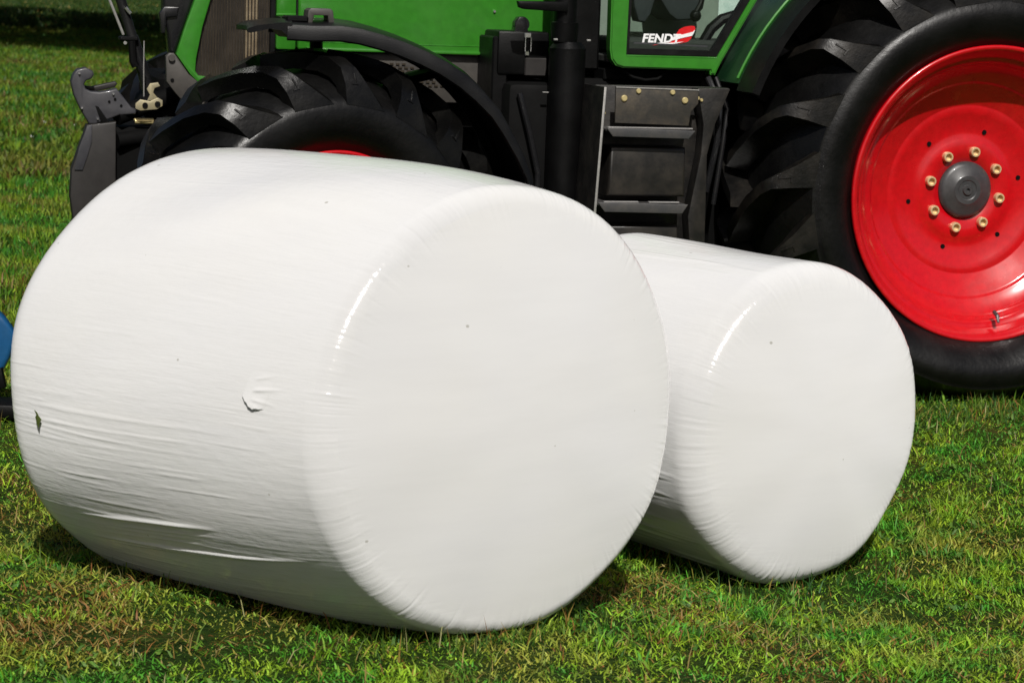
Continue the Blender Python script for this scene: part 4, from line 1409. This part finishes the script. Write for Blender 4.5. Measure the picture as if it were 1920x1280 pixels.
# --- rear fender round the big wheel
def rear_fender():
    def arc(y0, y1, r0, r1, a0, a1, name, mat, parent, n=40):
        m = MB()
        rr = []
        for k in range(n + 1):
            a = radians(a0 + (a1 - a0) * k / n)
            rr.append([m.bm.verts.new((r * cos(a), y, RZ + r * sin(a))) for y, r in ((y0, r0), (y0, r1), (y1, r1), (y1, r0))])
        for p, q in zip(rr, rr[1:]):
            for k in range(4):
                m.bm.faces.new((p[k], p[(k + 1) % 4], q[(k + 1) % 4], q[k]))
        m.bm.faces.new(rr[0]); m.bm.faces.new(rr[-1])
        return m.build(name, mat, parent, 40)
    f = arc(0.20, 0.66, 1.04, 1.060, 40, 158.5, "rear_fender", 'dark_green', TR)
    arc(0.02, 0.195, 1.030, 1.060, 40, 160, "fender_extension", 'black', f)
    arc(0.66, 0.69, 0.80, 1.055, 40, 158, "fender_wall", 'frame', f)
    m = MB()
    pts = []
    for k in range(14):
        a = radians(157.5 - k * 3)
        pts.append((1.066 * cos(a), 0.215, RZ + 1.066 * sin(a)))
    m.tube(pts, 0.006, 6)
    m.build("fender_bead", 'green', f)
rear_fender()
mb = MB()
mb.poly([(-1.03, 1.252), (-0.93, 1.252), (-0.93, 0.5), (-1.06, 0.5)], 0.50, 0.66, 0.004)
mb.build("cab_support", 'frame', TR)

# ------------------------------------------------------------------ blue implement at the left edge
IM = empty("blue_implement", (-1.885, 7.9, 0))
tag(IM, "blue painted steel implement with a black skid, just showing left of the large bale", 'implement')
bm = bmesh.new()
mb = MB()
mb.poly([(-0.60, 0.46), (-0.10, 0.46), (0.00, 0.43), (0.085, 0.345), (0.130, 0.280), (0.105, 0.20), (0.06, 0.115), (-0.10, 0.10), (-0.60, 0.10)], 0.0, 0.05, 0.015, 3)
mb.build("guard_panel", 'blue', IM)
mb = MB()
mb.poly([(-0.55, 0.14), (0.02, 0.14), (0.085, 0.17), (0.10, 0.10), (0.06, 0.085), (-0.55, 0.08)], -0.03, -0.002, 0.006)
mb.build("lower_rail", 'black', IM)
mb = MB()
mb.cyl((0.055, -0.005, 0.215), (0.055, 0.0, 0.215), 0.006, 8)
mb.build("bolt", 'chrome', IM)
mb = MB()
mb.poly([(-0.60, 0.0), (0.15, 0.0), (0.19, 0.03), (0.16, 0.05), (-0.60, 0.055)], -0.10, 0.06, 0.01, 2)
mb.build("skid", 'black', IM)
for x in (-0.40, -0.18):
    MB().box((x, 0.0, 0.05), (x + 0.06, 0.05, 0.11), 0.004).build("skid_bracket", 'black', IM)

# ------------------------------------------------------------------ small white flowers and posts far off
def px_ground(px, py):
    pass
fl0 = None
for i, (x, y) in enumerate([(-4.95, 23.6), (-4.55, 23.2), (-7.75, 43.6), (-6.6, 30.9), (-6.05, 30.8), (-4.65, 21.6), (-4.9, 25.4), (-7.95, 34.8), (-5.3, 27.2), (-5.75, 30.2)]):
    z = float(gz(x, y))
    if fl0 is None:
        r = empty("daisy", (x, y, z))
        tag(r, "tiny white daisy dotting the far meadow grass", 'flower', 'white daisies in the far grass')
        MB().tube([(0, 0, 0), (0.004, 0, 0.06), (0, 0.004, 0.12)], [0.004, 0.003, 0.003], 5).build("stem", paint('flower_stem', (0.05, 0.12, 0.02), 0.6), r)
        MB().revolve([(0, 0.0), (0.004, 0.014), (0.012, 0.032), (0.018, 0.030), (0.016, 0.0)], 10).build("flower_head", 'petal', r)
        r.children[1].location = (0, 0, 0.125)
        r.children[1].rotation_euler = (radians(60), 0, 0)
        fl0 = r
    else:
        r = fl0.copy()
        COL.objects.link(r)
        r.location = (x, y, z)
        for ch in fl0.children:
            c = ch.copy()
            COL.objects.link(c)
            c.parent = r
    sc_ = random.uniform(0.4, 0.8)
    r.scale = (sc_, sc_, 0.7)
